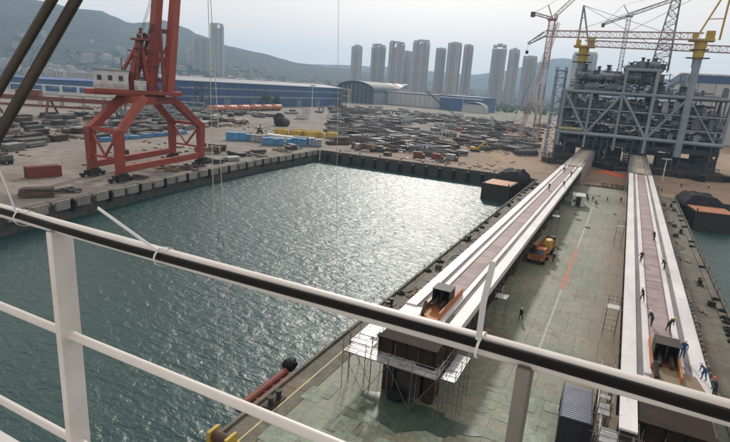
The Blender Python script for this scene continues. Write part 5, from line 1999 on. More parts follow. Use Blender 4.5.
def pontoon(cx, cy, w_, l_, rz, label, seed):
    rng = random.Random(seed)
    t = thing('pontoon', label, 'pontoon', (cx, cy, 0), None, rz)
    hw, hl_ = w_ / 2, l_ / 2
    h = MB()
    h.prism([(-hw, -hl_), (hw, -hl_), (hw, hl_), (-hw, hl_)], -1.0, 5.2)
    h.build('hull', black_steel, t, local=True)
    for i in range(7):
        y = -hl_ + 1 + i * (l_ - 2) / 6
        MB().box(-hw - .25, -hw - .01, y - .2, y + .2, .3, 5.0).build('rubbing_bar', black_rubber, t, local=True)
        MB().box(hw + .01, hw + .25, y - .2, y + .2, .3, 5.0).build('rubbing_bar', black_rubber, t, local=True)
    for i in range(4):
        x = -hw + .3 + i * (w_ - .6) / 4
        MB().box(x, x + (w_ - .6) / 4 - .06, -hl_ + .2, -hl_ * .18, 5.21, 5.3).build('deck_panel', orange_steel, t, local=True)
    # tarpaulin heap over the landward half
    n, m_ = 26, 26
    vs = []
    for i in range(n + 1):
        for j in range(m_ + 1):
            u, v = i / n, j / m_
            x = -hw * 1.05 + u * w_ * 1.05
            y = -hl_ * .14 + v * l_ * .58
            e = min(u, 1 - u, v, 1 - v)
            z = 5.22 + min(1, e * 5) * (1.4 + 2.4 * fbm(u * 3 + seed, v * 3, 4, seed)) + .25 * abs(math.sin(9 * u + 5 * fbm(u * 5, v * 5, 3, 2)))
            vs.append((x, y, z if e > 0 else 4.6))
    fs = [(i * (m_ + 1) + j, (i + 1) * (m_ + 1) + j, (i + 1) * (m_ + 1) + j + 1, i * (m_ + 1) + j + 1) for i in range(n) for j in range(m_)]
    MB().add(vs, fs).build('tarpaulin', tarp_black, t, local=True, smooth=True)
    for s in (-1, 1):
        b = MB().tube((s * (hw - .6), -hl_ + .7, 5.2), (s * (hw - .6), -hl_ + .7, 5.9), .2, 8)
        b.build('bollard', black_steel, t, local=True)
    return t


pontoon(-33.0, 175.0, 9.0, 26, R(-4), 'black pontoon with orange deck and tarpaulin off the port quarter', 5)
pontoon(24.0, 177.5, 10.0, 23, R(9), 'black pontoon with orange deck and tarpaulin off the starboard quarter', 9)

# orange barrier sheet lying between the tracks on the quay
n, m_ = 30, 10
vs = []
for i in range(n + 1):
    for j in range(m_ + 1):
        u, v = i / n, j / m_
        x = -9.5 + u * 12 + 1.5 * math.sin(v * 2)
        y = 226 + v * 9 + 3 * math.sin(u * 5)
        z = GZ + .06 + .9 * fbm(u * 6, v * 5, 4, 31) * min(1, 6 * min(u, 1 - u, v, 1 - v))
        vs.append((x, y, z))
fs = [(i * (m_ + 1) + j, (i + 1) * (m_ + 1) + j, (i + 1) * (m_ + 1) + j + 1, i * (m_ + 1) + j + 1) for i in range(n) for j in range(m_)]
o = MB().add(vs, fs).build('orange_sheet', tarp_orange, smooth=True)
sol = o.modifiers.new('thickness', 'SOLIDIFY')
sol.thickness = .03
tag(o, 'crumpled bright orange sheet lying on the quay between the skid tracks', 'sheet')
# pale rubble bags and timber barricade along the stern gap
for i in range(16):
    x = -9 + i * .75 + RND.uniform(-.2, .2)
    o = MB().ball((x, 190.5 + RND.uniform(-.6, .8), GZ + .45), .62, .55, .5, 8, 5, jitter=.12, rng=RND).build('sand_bag', mat('sack', (.42, .38, .3), (.3, .27, .22), 1.5, .9), smooth=True)
    tag(o, 'pale bulk sack in the row along the stern gap', 'sack', 'sacks along the stern gap')
for i, (x, y) in enumerate(((-3.4, 188.9), (-.5, 189.2), (1.4, 189.0))):
    t = thing('barrier', 'brown timber barrier board standing at the stern gap', 'barrier', (x, y, GZ), 'barriers at the stern gap')
    for dx in (-.9, .9):
        MB().bar((x + dx, y, GZ), (x + dx, y, GZ + 2.0), .16).build('post', timber, t)
    for z in (.5, 1.1, 1.7):
        MB().box(x - 1.2, x + 1.2, y - .14, y - .09, GZ + z - .18, GZ + z + .18).build('board', timber, t)

# ================================================================== YARD GOODS
def lamp_mast(x, y, h, label, heads=4):
    t = thing('lamp_mast', label, 'lamp mast', (x, y, GZ))
    MB().tube((x, y, GZ), (x, y, GZ + h), .28, 8, .14).build('pole', off_white, t)
    MB().box(x - 1.6, x + 1.6, y - .15, y + .15, GZ + h, GZ + h + .25).build('crossarm', off_white, t)
    for k in range(heads):
        xx = x - 1.4 + k * 2.8 / (heads - 1)
        MB().box(xx - .3, xx + .3, y - .35, y + .2, GZ + h - .35, GZ + h - .02).build('floodlight', steel_grey, t)


lamp_mast(-154.5, 241.5, 26.5, 'tall white floodlight mast behind the yellow frames')
lamp_mast(15.6, 228, 8.5, 'short white lamp mast beside the starboard skid track')
lamp_mast(-470, 380, 26, 'white floodlight mast in the west yard')
lamp_mast(-320, 590, 27, 'white floodlight mast at the far end of the blue hall')
lamp_mast(-205, 700, 27, 'white floodlight mast before the wide blue shed')

# red container on the crane quay
container('shipping_container', 'dull red shipping container lying on the crane quay apron', 'container', (-133.2, 80.4, GZ), R(-14), 8.0, 2.6, 2.9, dull_red, dull_red)

# blue covered stacks by the dock corner
bd = Vector((.80, .60, 0))
for i, (x, y, l_, mm, lab) in enumerate([(-158.5, 187.0, 12, tarp_blue, 'long blue tarpaulin covered stack at the outer end of the stacks'),
                                         (-149.5, 191.5, 9.0, steel_pale, 'pale sheeted stack between the blue covered stacks'),
                                         (-139.0, 186.5, 9.5, tarp_blue, 'dark blue covered stack closest to the quay edge'),
                                         (-143, 197.5, 12.0, off_white, 'long white sheeted stack behind the blue stacks'),
                                         (-131.5, 194, 9.0, tarp_blue, 'short blue covered stack beside the dock corner'),
                                         (-134, 203.5, 9.0, steel_grey, 'dark sheeted stack behind the short blue one'),
                                         (-126.0, 200.5, 6.0, module_grey, 'grey sheeted stack at the dock corner')]):
    t = thing('covered_stack', lab, 'stack', (x, y, GZ), None, math.atan2(bd.y, bd.x) - .18 * (i % 2))
    k = 4
    for j in range(k):
        a = -l_ / 2 + j * l_ / k
        MB().box(a, a + l_ / k - .12, -2.0, 2.0, .3, 3.3 + RND.uniform(-.3, .5)).build('bale', mm, t, local=True)
    MB().box(-l_ / 2, l_ / 2, -1.3, -.9, 0, .29).box(-l_ / 2, l_ / 2, .9, 1.3, 0, .29).build('skid_timber', timber, t, local=True)
# yellow frames
for i in range(6):
    x, y = -161 + i * 3.9 + (2.4 if i % 2 else -2.4), 229 + i * 1.2 + (3 if i % 2 else -3)
    t = thing('steel_frame', 'yellow painted steel frame in the row behind the dock corner', 'frame', (x, y, GZ), 'yellow frames behind the dock corner', R(20 + RND.uniform(-14, 14)))
    for s in (-1.6, 1.6):
        MB().bar((-2.6, s, .3), (2.6, s, .3), .35, .5).build('runner', yellow_paint, t, local=True)
        MB().bar((-2.4, s, .5), (-1.6, s, 2.4), .3).build('post', yellow_paint, t, local=True)
        MB().bar((2.4, s, .5), (1.6, s, 2.4), .3).build('post', yellow_paint, t, local=True)
        MB().bar((-1.7, s, 2.4), (1.7, s, 2.4), .35).build('head_beam', yellow_paint, t, local=True)
    for a in (-2.3, 0, 2.3):
        MB().bar((a, -1.6, .35), (a, 1.6, .35), .3).build('cross_beam', yellow_paint, t, local=True)
    MB().box(-2.2, 2.2, -1.5, 1.5, .6, 2.1).build('load_block', yellow_paint, t, local=True)
    t.scale = (1.35, 1.35, 1.35)
# orange tanks in a row before the blue hall
for i in range(6):
    x, y = -292 - i * 1.0, 316 + i * 17
    t = thing('storage_tank', 'salmon orange horizontal storage tank in the row by the blue hall', 'tank', (x, y, GZ), 'orange tanks before the blue hall', R(88))
    o = MB().tube((-7.2, 0, 3.2), (7.2, 0, 3.2), 2.4, 16).ball((-7.2, 0, 3.2), 1.0, 2.38, 2.38, 14, 8).ball((7.2, 0, 3.2), 1.0, 2.38, 2.38, 14, 8).build('shell', tank_salmon, t, local=True, smooth=True)
    for a in (-4.5, 0, 4.5):
        MB().box(a - .3, a + .3, -1.8, 1.8, 0, 1.7).build('saddle', steel_grey, t, local=True)
        MB().tube((a - .15, 0, 3.2), (a + .15, 0, 3.2), 2.5, 16).build('hoop', steel_rusty, t, local=True)
    MB().tube((0, 0, 5.5), (0, 0, 6.2), .5, 10).build('manhole', tank_salmon, t, local=True)
# dark covered heap beside them
t = thing('covered_heap', 'dark round heap wrapped in netting on the yard', 'heap', (-196, 270, GZ))
b = MB()
for k in range(5):
    b = MB().ball((-196 + RND.uniform(-2.6, 2.6), 270 + RND.uniform(-2.6, 2.6), GZ + 2.6 + (2.4 if k == 4 else 0)), 3.4, 3.4, 2.8, 12, 8, jitter=.10, rng=RND)
    b.build('bundle', steel_rusty if k % 2 else tarp_black, t)


# crawler cranes and excavators among the stock
def small_crane(x, y, tip, label, body, rz=0.0):
    t = thing('crawler_crane', label, 'crane', (x, y, GZ))
    for dy in (-2.2, 2.2):
        MB().rbox((x, y + dy, GZ + .75), (6.4, 1.1, 1.5)).build('track', black_steel, t)
    MB().box(x - 3.4, x + 2.4, y - 1.9, y + 1.9, GZ + 1.6, GZ + 4.4).build('house', body, t)
    MB().box(x - 4.6, x - 3.41, y - 1.9, y + 1.9, GZ + 1.8, GZ + 3.6).build('counterweight', girder_dark, t)
    MB().box(x + 1.0, x + 3.0, y - 2.4, y - 1.0, GZ + 1.8, GZ + 4.6).build('operator_cab', body, t)
    MB().lattice((x + 2.2, y, GZ + 2.4), tip, 1.2, 1.2, 1.8, .16).build('boom', steel_grey, t)['kind'] = 'stuff'
    MB().bar((x - 3, y, GZ + 4.4), (x - 2.4, y, GZ + 7.2), .3).build('gantry', body, t)
    MB().tube((x - 2.4, y, GZ + 7.2), tip, .07, 4).build('pendant', black_steel, t)
    MB().tube(tip, (tip[0], tip[1], GZ + 3), .06, 4).build('hoist_wire', black_steel, t)


small_crane(-184, 341, (-195, 334, 21), 'crawler crane with a short steep boom in the pipe yard', girder_dark)
small_crane(-131, 449, (-163, 440, 31), 'crawler crane with a long low boom in the far stockyard', dull_red)
small_crane(-84, 395, (-92, 392, 16), 'crawler crane with a stubby boom near the module end', girder_dark)


def excavator(x, y, rz, label, body):
    t = thing('excavator', label, 'excavator', (x, y, GZ), None, rz)
    for dx in (-1.3, 1.3):
        MB().rbox((dx, 0, .45), (.7, 4.2, .9)).build('track', black_steel, t, local=True)
    MB().box(-1.4, 1.4, -2.4, 1.6, 1.0, 2.3).build('house', body, t, local=True)
    MB().box(-1.4, -.3, .2, 1.8, 2.31, 3.3).build('cab', glass_dark, t, local=True)
    MB().bar((.3, 1.2, 1.9), (.3, 4.6, 4.8), .5, .6).build('boom', body, t, local=True)
    MB().bar((.3, 4.6, 4.8), (.3, 7.0, 2.4), .4, .45).build('stick', body, t, local=True)
    MB().prism([(-.3, 6.6), (.9, 6.6), (.9, 7.6), (-.3, 7.6)], 1.2, 2.4).build('bucket', girder_dark, t, local=True)


excavator(-172, 219, R(40), 'dark excavator digging by the blue covered stacks', girder_dark)
excavator(-150, 118, R(60), 'dark tracked loader with raised arm inside the crane portal', girder_dark)
excavator(-66, 255, R(-60), 'yellow excavator standing on the sand near the dock head', yellow_paint)


def lorry(x, y, rz, label, cabm, load):
    t = thing('lorry', label, 'lorry', (x, y, GZ), None, rz)
    MB().box(-1.2, 1.2, -5.2, 2.2, .95, 1.25).build('flatbed', girder_dark, t, local=True)
    MB().add([(-1.2, 2.5, .6), (1.2, 2.5, .6), (1.2, 4.6, .6), (-1.2, 4.6, .6), (-1.15, 2.5, 2.9), (1.15, 2.5, 2.9), (1.15, 4.3, 2.9), (-1.15, 4.3, 2.9)],
             [(3, 2, 1, 0), (4, 5, 6, 7), (0, 1, 5, 4), (1, 2, 6, 5), (2, 3, 7, 6), (3, 0, 4, 7)]).build('cab', cabm, t, local=True)
    MB().add([(-1.0, 4.58, 1.8), (1.0, 4.58, 1.8), (1.0, 4.38, 2.7), (-1.0, 4.38, 2.7)], [(0, 1, 2, 3)]).build('windscreen', glass_dark, t, local=True)
    for yy in (-4.2, -3.0, 3.4):
        for s in (-1, 1):
            w0 = MB().tube((s * 1.2, yy, .5), (s * .85, yy, .5), .5, 12).build('wheel', black_rubber, t, local=True)
            MB().tube((s * 1.21, yy, .5), (s * 1.1, yy, .5), .26, 10).build('rim', steel_grey, w0, local=True)
    for k in range(3):
        MB().box(-1.1, 1.1, -5.0 + k * 2.3, -2.9 + k * 2.3, 1.26, 1.5 + load * RND.uniform(.5, 1)).build('cargo', RND.choice([steel_rusty, timber, steel_grey]), t, local=True)


lorry(-138, 145, R(140), 'red brown lorry parked in line on the crane quay', dull_red, 1.4)
lorry(-142, 152, R(140), 'dark lorry parked second in line on the crane quay', girder_dark, 1.6)
lorry(-160, 84, R(95), 'loaded lorry near the red container', girder_dark, 1.8)
lorry(-214, 258, R(20), 'lorry crossing the open apron before the orange tanks', off_white, 1.2)
lorry(-236, 232, R(60), 'lorry with rusty load by the stacked pipes', girder_dark, 1.5)
lorry(-103, 206, R(100), 'grey lorry at the dock head beside the red tanks', steel_pale, 1.8)
# little red and grey plant units right behind the dock head
for x, y, mm, lab in ((-109, 210, dull_red, 'red engine skid standing behind the dock head coping'), (-97, 209, steel_grey, 'grey generator box behind the dock head coping'),
                      (-89, 200, black_steel, 'small black pump set on the dock head'), (-77, 206, dull_red, 'red brown pump skid on the dock head sand'),
                      (-69, 207, dull_red, 'red tool box next to the white cab unit'), (-64, 211, steel_pale, 'pale stacked cabin unit on the dock head sand')):
    t = thing('plant_unit', lab, 'machine', (x, y, GZ), None, R(RND.uniform(-20, 20)))
    a = 2.6 if mm is not black_steel else 1.5
    MB().box(-a, a, -1.4, 1.4, 0, .35).build('skid', girder_dark, t, local=True)
    MB().box(-a * .9, a * .5, -1.2, 1.2, .36, 2.6 if a > 2 else 1.4).build('housing', mm, t, local=True)
    MB().box(a * .5 + .05, a * .95, -1.0, 1.0, .36, 1.7).build('radiator', steel_grey, t, local=True)
    MB().tube((-a * .4, .4, 2.55 if a > 2 else 1.39), (-a * .4, .4, 3.6 if a > 2 else 2), .14, 8).build('exhaust', black_steel, t, local=True)

def blocked(x, y):
    if x > -36 and y < 310 and y > 185:
        return True
    if abs(x + 145) < 22 and abs(y - 197) < 14:
        return True
    if -168 < x < -130 and 215 < y < 256:
        return True
    lane = (x + 0.62 * (y - 200))
    if 20 < (lane + 62) % 150 < 34 and x > -140:      # haul roads left open
        return True
    if -64 < x < -36 and y < 262:
        return True
    return False


# main stockyard behind the dock head
cnt = 0
placed = []
tries = 0
while cnt < 640 and tries < 20000:
    tries += 1
    y = 200 + (RND.random() ** 1.5) * 380
    x0_, x1_ = -116 - .60 * (y - 200), -36 - .10 * (y - 200)
    x = RND.uniform(x0_, x1_)
    if blocked(x, y):
        continue
    # rows with gaps
    if fbm(x / 28 + 5, y / 34 + 3, 3, 77) < .37:
        continue
    if any((x - a) ** 2 + (y - b) ** 2 < 20 for a, b in placed[-400:]):
        continue
    placed.append((x, y))
    k = RND.random()
    kind = 'pipe_bundle' if k < .28 else 'plate_stack' if k < .5 else 'beam_stack' if k < .7 else 'truss_piece' if k < .85 else 'scrap_heap'
    stock(kind, x, y, R(RND.choice([62, 152, 70, 150]) + RND.uniform(-10, 10)))
    cnt += 1
for k in range(210):
    x, y = RND.uniform(-300, -150), RND.uniform(330, 640)
    if x < -318 or fbm(x / 30 + 2, y / 30, 3, 41) < .44 or (x > -152 - .45 * (y - 300) + 60):
        continue
    stock(RND.choice(list(PROTO)), x, y, R(RND.choice([62, 152]) + RND.uniform(-12, 12)), 'on the far ground before the arched hangar')
# west yard: ranks of long pipes
for row in range(15):
    for k in range(14):
        u = row * 7.6 + RND.uniform(-2, 2)
        x = -178 - u * .95 - k * 3.0
        y = 84 + k * 13.2 + RND.uniform(-3, 3) + row * 4
        if RND.random() < .12:
            continue
        stock('pipe_bundle' if RND.random() < .3 else RND.choice(['plate_stack', 'beam_stack', 'beam_stack', 'scrap_heap']), x, y, R(18 + RND.uniform(-6, 6)), 'in the west yard')
# strip between the portal crane and the blue hall
for k in range(90):
    x, y = RND.uniform(-330, -215), RND.uniform(215, 330)
    if fbm(x / 25, y / 25, 3, 12) < .46:
        continue
    stock(RND.choice(list(PROTO)), x, y, R(RND.choice([20, 110]) + RND.uniform(-12, 12)), 'on the apron before the blue hall')
# quay edge clutter beside the crane track
for k in range(26):
    t_ = RND.random()
    y = 60 + t_ * 128
    x = interp([(54, -104.5), (81, -108.8), (110, -113.5), (150, -117), (190, -118)], y) - RND.uniform(3.5, 12)
    if abs(y - 89) < 6 or abs(y - 125) < 6:
        continue
    stock('scrap_heap' if k % 3 else 'plate_stack', x, y, R(RND.uniform(0, 180)), 'at the edge of the crane quay')

# containers and site huts scattered in the yards
CG = 'containers scattered in the stockyard'
NAMES = ['dull red', 'blue', 'grey', 'green', 'white']
spots = []
while len(spots) < 20:
    y = RND.uniform(215, 560)
    x = RND.uniform(-112 - .45 * (y - 200), -40 - .12 * (y - 200))
    if blocked(x, y) or any((x - a) ** 2 + (y - b) ** 2 < 60 for a, b in spots):
        continue
    spots.append((x, y))
protoc = {}
for i, (x, y) in enumerate(spots):
    c = RND.choice([0, 0, 1, 2, 2, 3, 4])
    if c not in protoc:
        protoc[c] = container('shipping_container', NAMES[c] + ' shipping container among the yard stock', 'container', (x, y, GZ), R(62), 6.1, 2.44, 2.6, CONTAINER_MATS[c], CONTAINER_MATS[c],
                              NAMES[c] + ' ' + CG, .6)
        protoc[c].rotation_euler.z = R(RND.choice([62, 152]) + RND.uniform(-8, 8))
    else:
        copy_thing(protoc[c], (x, y, GZ), R(RND.choice([62, 152]) + RND.uniform(-8, 8)))
# fine scatter of offcuts over the whole stockyard, too small to count
db = MB()
for k in range(8200):
    y = 198 + (RND.random() ** 1.4) * 420
    x = RND.uniform(-120 - .60 * (y - 200), -38 - .10 * (y - 200))
    if blocked(x, y) and RND.random() < .85:
        continue
    if fbm(x / 28 + 5, y / 34 + 3, 3, 77) < .33:
        continue
    db.rbox((x, y, GZ + .12), (RND.uniform(.3, 2.6), RND.uniform(.15, .6), RND.uniform(.15, .5)), RND.uniform(0, 3.14), mi=RND.choice((0, 0, 1, 1, 2, 3)))
for k in range(2200):
    y = 60 + RND.random() * 200
    x = -125 - RND.random() ** .8 * 190 - .3 * max(0, y - 100)
    if fbm(x / 22 + 5, y / 22 + 3, 3, 55) < .5:
        continue
    db.rbox((x, y, GZ + .2), (RND.uniform(.3, 2.2), RND.uniform(.2, .8), RND.uniform(.2, .8)), RND.uniform(0, 3.14), mi=RND.choice((0, 0, 1, 2)))
tag(db.build('debris', [steel_rusty, steel_grey, timber, steel_pale]), 'scattered steel offcuts and timber littering the yard', 'debris', kind='stuff')

# pale pipe racks and red gantry girder in the west yard
def pipe_rack(x0, y0, n_, dx, dy, h, label, mm):
    t = thing('pipe_rack', label, 'rack', (x0, y0, GZ))
    for i in range(n_ + 1):
        x, y = x0 + dx * i, y0 + dy * i
        for s in (-4, 4):
            MB().bar((x - dy / 10 * s * .5, y + dx / 10 * s * .5, GZ), (x - dy / 10 * s * .5, y + dx / 10 * s * .5, GZ + h), .7).build('column', mm, t)
        MB().bar((x + dy / 10 * 2, y - dx / 10 * 2, GZ + h), (x - dy / 10 * 2, y + dx / 10 * 2, GZ + h), .7, .8).build('head_beam', mm, t)
        if i < n_:
            for z in (h * .55, h):
                for s in (-4, 4):
                    MB().bar((x - dy / 10 * s * .5, y + dx / 10 * s * .5, GZ + z), (x + dx - dy / 10 * s * .5, y + dy + dx / 10 * s * .5, GZ + z), .5, .6).build('runner', mm, t)


pipe_rack(-452, 238, 11, 9, 8.5, 12, 'long pale pipe rack of many bays in the west yard', off_white)
pipe_rack(-372, 212, 9, 10, 9, 8, 'lower pale pipe rack in front of the long one', steel_pale)
pipe_rack(-262, 196, 5, 1, 11, 8.5, 'grey goalpost rack seen through the portal crane', module_light)
t = thing('gantry_girder', 'long red gantry crane girder spanning the west yard', 'gantry', (-285, 180, GZ))
ga, gb = Vector((-345, 142, 14.5)), Vector((-252, 200, 14.5))
MB().bar(ga, gb, 2.2, 2.4).build('girder', dull_red, t)
MB().bar(ga + Vector((-3, 5, -.2)), gb + Vector((-3, 5, -.2)), 2.0, 2.0).build('girder', dull_red, t)
for f in (.08, .36, .64, .94):
    p = ga.lerp(gb, f)
    for d in (Vector((2.5, -4, 0)), Vector((-5.5, 9, 0))):
        MB().bar((p.x + d.x, p.y + d.y, GZ), (p.x + d.x * .2, p.y + d.y * .2, 13.4), .9, .9).build('leg', dull_red, t)
p = ga.lerp(gb, .55)
MB().rbox((p.x, p.y, 17.2), (12, 4, 3.0), math.atan2(gb.y - ga.y, gb.x - ga.x)).build('trolley_house', dull_red, t)
MB().rbox((p.x, p.y, 18.85), (12.6, 4.6, .25), math.atan2(gb.y - ga.y, gb.x - ga.x)).build('trolley_roof', steel_pale, t)
MB().bar(ga.lerp(gb, .2) - Vector((0, 0, 4)), ga.lerp(gb, .85) - Vector((0, 0, 4)), .8, 1.2).build('lower_tie', dull_red, t)
# blue tarped row behind the portal crane
for i in range(7):
    x, y = -185 - i * .8, 138 + i * 7.4
    t = thing('covered_pallet', 'light blue sheeted pallet in the row behind the portal crane', 'pallet', (x, y, GZ), 'blue sheeted pallets behind the portal crane', R(95 + RND.uniform(-4, 4)))
    MB().box(-2.7, 2.4 + RND.uniform(-.6, .4), -1.3, 1.3, .25, 2.1 + RND.uniform(-.7, .5)).build('sheeted_load', tarp_blue, t, local=True)
    MB().box(-3.7, 3.7, -1.2, -.8, 0, .24).box(-3.7, 3.7, .8, 1.2, 0, .24).build('runner', timber, t, local=True)

# ================================================================== PEOPLE
def person(x, y, z, rz, label, cloth, helm, pose='stand', seed=0, trouser=None):
    rng = random.Random(seed)
    t = thing('person', label, 'person', (x, y, z), None, rz)
    J = {'pelvis': (0, 0, .95), 'waist': (0, 0, 1.1), 'chest': (0, .02, 1.32), 'neck': (0, .01, 1.5), 'head': (0, .03, 1.62), 'crown': (0, .02, 1.74)}
    bend = {'stand': 0, 'walk': .06, 'bend': .75, 'lean': .3}[pose]

    def bp(p):
        v = Vector(p) - Vector((0, 0, .95))
        v = Matrix.Rotation(-bend, 3, 'X') @ v
        return v + Vector((0, 0, .95))
    st = {'stand': .04, 'walk': .26, 'bend': .12, 'lean': .15}[pose]
    verts, edges, rad = [], [], []

    def vtx(p, r, prev=None):
        verts.append(p)
        rad.append(r)
        if prev is not None:
            edges.append((prev, len(verts) - 1))
        return len(verts) - 1
    pel = vtx(J['pelvis'], .155)
    wa = vtx(bp(J['waist']), .145, pel)
    chs = vtx(bp(J['chest']), .165, wa)
    nk = vtx(bp(J['neck']), .062, chs)
    hd = vtx(bp(J['head']), .098, nk)
    vtx(bp(J['crown']), .075, hd)
    for s in (-1, 1):
        f = st * s
        hip = vtx((s * .1, 0, .88), .105, pel)
        kn = vtx((s * .115, f * .55 + .05, .5), .075, hip)
        an = vtx((s * .12, f - .04, .1), .05, kn)
        vtx((s * .13, f + .13, .05), .045, an)
        sh = vtx(bp((s * .19, .02, 1.41)), .072, chs)
        if pose == 'bend':
            el = vtx(bp((s * .24, .2, 1.16)), .052, sh)
            wr = vtx(bp((s * .16, .42, 1.06)), .036, el)
            hn = vtx(bp((s * .14, .5, 1.03)), .038, wr)
        else:
            a = -f * .7 + (.16 if pose == 'lean' else 0)
            el = vtx(bp((s * .27, a * .5 - .02, 1.14)), .052, sh)
            wr = vtx(bp((s * .28, a + .1, .93)), .036, el)
            hn = vtx(bp((s * .27, a + .15, .85)), .038, wr)
    me = bpy.data.meshes.new('figure')
    me.from_pydata(verts, edges, [])
    tmp = bpy.data.objects.new('figure', me)
    COL.objects.link(tmp)
    sk = tmp.modifiers.new('skin', 'SKIN')
    for i, d in enumerate(me.skin_vertices[0].data):
        d.radius = (rad[i], rad[i] * (.72 if i in (pel, wa, chs) else 1))
        d.use_root = (i == pel)
    sb = tmp.modifiers.new('sub', 'SUBSURF')
    sb.levels = 1
    sb.render_levels = 1
    dg = bpy.context.evaluated_depsgraph_get()
    dg.update()
    body = bpy.data.meshes.new_from_object(tmp.evaluated_get(dg))
    bpy.data.objects.remove(tmp)
    body.materials.clear()
    for mm in (cloth, skin_tone, trouser or cloth, black_rubber):
        body.materials.append(mm)
    hp = bp(J['head'])
    nkz = bp((0, 0, 1.49))
    hands = [Vector(verts[i]) for i in range(len(verts)) if abs(rad[i] - .038) < 1e-6]
    for p_ in body.polygons:
        c = p_.center
        if (c - Vector(hp)).length < .17 or any((c - q).length < .075 for q in hands):
            p_.material_index = 1
        elif c.z < .13:
            p_.material_index = 3
        elif c.z < .92:
            p_.material_index = 2
        p_.use_smooth = True
    o = bpy.data.objects.new('body', body)
    COL.objects.link(o)
    o.parent = t
    h = MB()
    hc = Vector(hp) + Vector((0, 0, .045))
    vs, fs = [], []
    for i in range(5):
        a = math.pi / 2 * i / 4
        for k in range(12):
            b_ = 2 * math.pi * k / 12
            vs.append((hc.x + .135 * math.cos(a) * math.cos(b_), hc.y + .155 * math.cos(a) * math.sin(b_), hc.z + .14 * math.sin(a)))
    for i in range(4):
        for k in range(12):
            fs.append((i * 12 + k, i * 12 + (k + 1) % 12, (i + 1) * 12 + (k + 1) % 12, (i + 1) * 12 + k))
    h.add(vs, fs)
    h.tube((hc.x, hc.y + .03, hc.z - .008), (hc.x, hc.y + .03, hc.z + .012), .165, 12)
    h.build('helmet', helm, t, local=True, smooth=True)
    return t


BZ = BT + .005
CZ = BT - .035
person(-8.0, 64.0, DZ + .005, R(160), 'person in dark clothes walking on the open green deck', cloth_dark, helmet_yellow, 'walk', 1)
person(-7.6, 92.2, DZ + .005, R(200), 'person in dark overalls standing next to the truck crane', cloth_navy, helmet_white, 'walk', 2)
person(4.95, 64.0, BZ, R(120), 'person in black crouched over the inner white lane of the starboard beam', cloth_dark, helmet_white, 'lean', 3)
person(5.7, 57.0, CZ, R(40), 'person in navy overalls on the starboard centre track, one of two working together', cloth_navy, helmet_white, 'bend', 4)
person(7.15, 56.6, CZ, R(-60), 'person in black bending down on the starboard centre track', cloth_dark, helmet_yellow, 'bend', 5)
person(8.0, 50.9, BZ, R(170), 'person in blue overalls on the white lane beside the jack housing', cloth_blue, helmet_white, 'stand', 6)
person(9.3, 47.4, BZ, R(110), 'person in bright blue overalls at the outer edge of the starboard beam', cloth_blue, helmet_white, 'bend', 7)
person(9.75, 44.8, BZ, R(80), 'person with red helmet at the very nose of the starboard beam', cloth_navy, helmet_red, 'lean', 8)
person(5.0, 80.5, BZ, R(10), 'person in black walking up the inner lane of the starboard beam', cloth_dark, helmet_yellow, 'walk', 9)
person(7.9, 79.0, BZ, R(70), 'person in black kneeling by the outer groove of the starboard beam', cloth_dark, helmet_white, 'bend', 10)
person(7.2, 96.0, CZ, R(20), 'person on the starboard centre track level with the truck crane', cloth_dark, helmet_yellow, 'bend', 11)
person(-14.6, 132.0, CZ, R(20), 'person in dark clothes on the port centre track toward the stern', cloth_dark, helmet_white, 'walk', 12)
person(-11.9, 140.0, BZ, R(50), 'person in black leaning on the inboard lane of the port beam', cloth_dark, helmet_yellow, 'bend', 13)
person(-12.2, 160.0, BZ, R(50), 'person in navy at the stern end of the port beam', cloth_navy, helmet_white, 'walk', 14)
person(-15.0, 168.0, BZ, R(0), 'person in black at the seaward lane near the port stern', cloth_dark, helmet_yellow, 'walk', 15)
for i, (x, y) in enumerate(((-6.4, 156), (-5.2, 158.5), (-4.0, 152), (-10.6, 157), (-1.5, 161), (-6.9, 160.5), (2.0, 163))):
    person(x, y, DZ + .005, R(RND.uniform(0, 360)), 'dark clothed worker in the group beside the white site cabin', cloth_dark if i % 2 else cloth_navy, (helmet_white, helmet_yellow, helmet_red)[i % 3],
           ('stand', 'walk', 'lean')[i % 3], 20 + i)['group'] = 'workers beside the white cabin'
for i, (x, y) in enumerate(((12.6, 186.0 + 8), (14.0, 198), (13.2, 203), (21, 215), (30, 220), (-22, 205), (-21, 214))):
    person(x, y, GZ, R(RND.uniform(0, 360)), 'dark clothed worker on the quay sand beside the skid tracks', cloth_dark, helmet_yellow if i % 2 else helmet_white, 'walk', 40 + i)['group'] = 'workers on the quay sand'

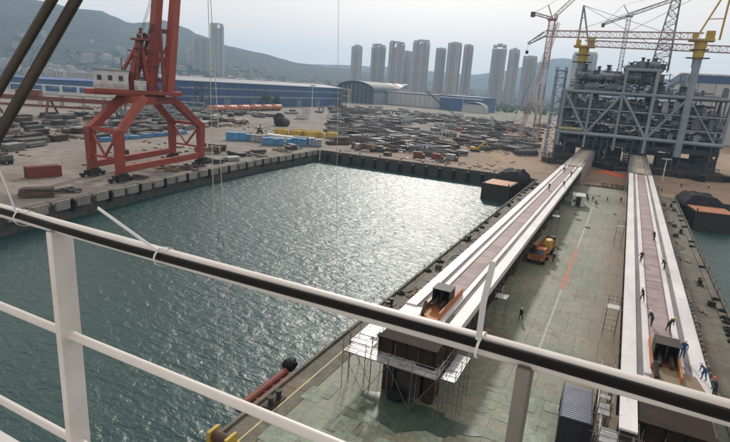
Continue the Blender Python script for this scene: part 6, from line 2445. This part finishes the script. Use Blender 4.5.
# hoses, timbers and gear on the walkway strips
HG = 'hoses on the side walkways'
for i in range(14):
    x = RND.choice((-21.5, -23.0, 12.6, 14.0))
    y = RND.uniform(55, 165)
    pts = [(x + .9 * math.sin(k * .9 + i) * RND.uniform(.4, 1), y + k * .9, DZ + .06) for k in range(9)]
    tag(MB().path(pts, .06, 6).build('hose', hose_black), 'black hose snaking along a side walkway of the deck', 'hose', HG)
for i in range(34):
    x = RND.choice((-22.0, -20.2, -23.6, 12.2, 13.6, 15.0)) + RND.uniform(-.5, .5)
    y = RND.uniform(52, 176)
    mb = MB()
    if i % 2:
        for k in range(3):
            mb.rbox((x + k * .28, y, DZ + .1), (.22, RND.uniform(2, 3.6), .18), RND.uniform(-.08, .08))
        tag(mb.build('timber_dunnage', timber), 'short timber dunnage left on a side walkway', 'timber', 'timbers on the side walkways')
    else:
        mb.box(x - .5, x + .5, y - .35, y + .35, DZ + .005, DZ + .6).box(x - .46, x + .46, y - .31, y + .31, DZ + .6, DZ + .72).tube((x, y - .2, DZ + .72), (x, y + .2, DZ + .78), .05, 6)
        tag(mb.build('gear_box', RND.choice([black_steel, steel_rusty, dull_red, steel_pale])), 'small gear box left on a side walkway', 'box', 'gear boxes on the side walkways')
for i in range(46):
    side = i % 2
    x = (VX0 + .95 + RND.uniform(-.2, .3)) if side else (VX1 - .95 + RND.uniform(-.3, .2))
    y = RND.uniform(52, 178)
    mb = MB()
    ring = [(x + .42 * math.cos(k * math.pi / 6), y + .42 * math.sin(k * math.pi / 6), DZ + .15) for k in range(13)]
    for a_, b_ in zip(ring, ring[1:]):
        mb.tube(a_, b_, .15, 6)
    tag(mb.build('tyre', black_rubber, smooth=True), 'old black tyre lying along the %s edge of the deck' % ('port' if side else 'starboard'), 'tyre', 'tyres along the %s deck edge' % ('port' if side else 'starboard'))
# loose planks and wedges on the open deck
for i in range(8):
    x, y = RND.uniform(-9, 1), RND.uniform(100, 175)
    mb = MB().rbox((x, y, DZ + .09), (.25, RND.uniform(.8, 2.4), .16), RND.uniform(0, 3.1)).rbox((x + .3, y + .1, DZ + .08), (.2, RND.uniform(.5, 1.6), .12), RND.uniform(0, 3.1))
    tag(mb.build('loose_plank', timber if i % 2 else steel_rusty), 'loose plank lying on the open green deck', 'plank', 'planks on the open deck')

# ================================================================== HAZE
hz = MB().box(-5900, 5900, -900, 5900, -4.5, 460)
hm = bpy.data.materials.new('haze_air')
hm.use_nodes = True
hn_ = hm.node_tree.nodes
hn_.clear()
ho = hn_.new('ShaderNodeOutputMaterial')
pv = hn_.new('ShaderNodeVolumePrincipled')
pv.inputs['Color'].default_value = (0.50, 0.75, 1.0, 1)
pv.inputs['Density'].default_value = 0.00017
pv.inputs['Anisotropy'].default_value = 0.2
hm.node_tree.links.new(pv.outputs[0], ho.inputs['Volume'])
tag(hz.build('haze', hm), 'pale coastal haze filling the air', 'haze', kind='stuff')
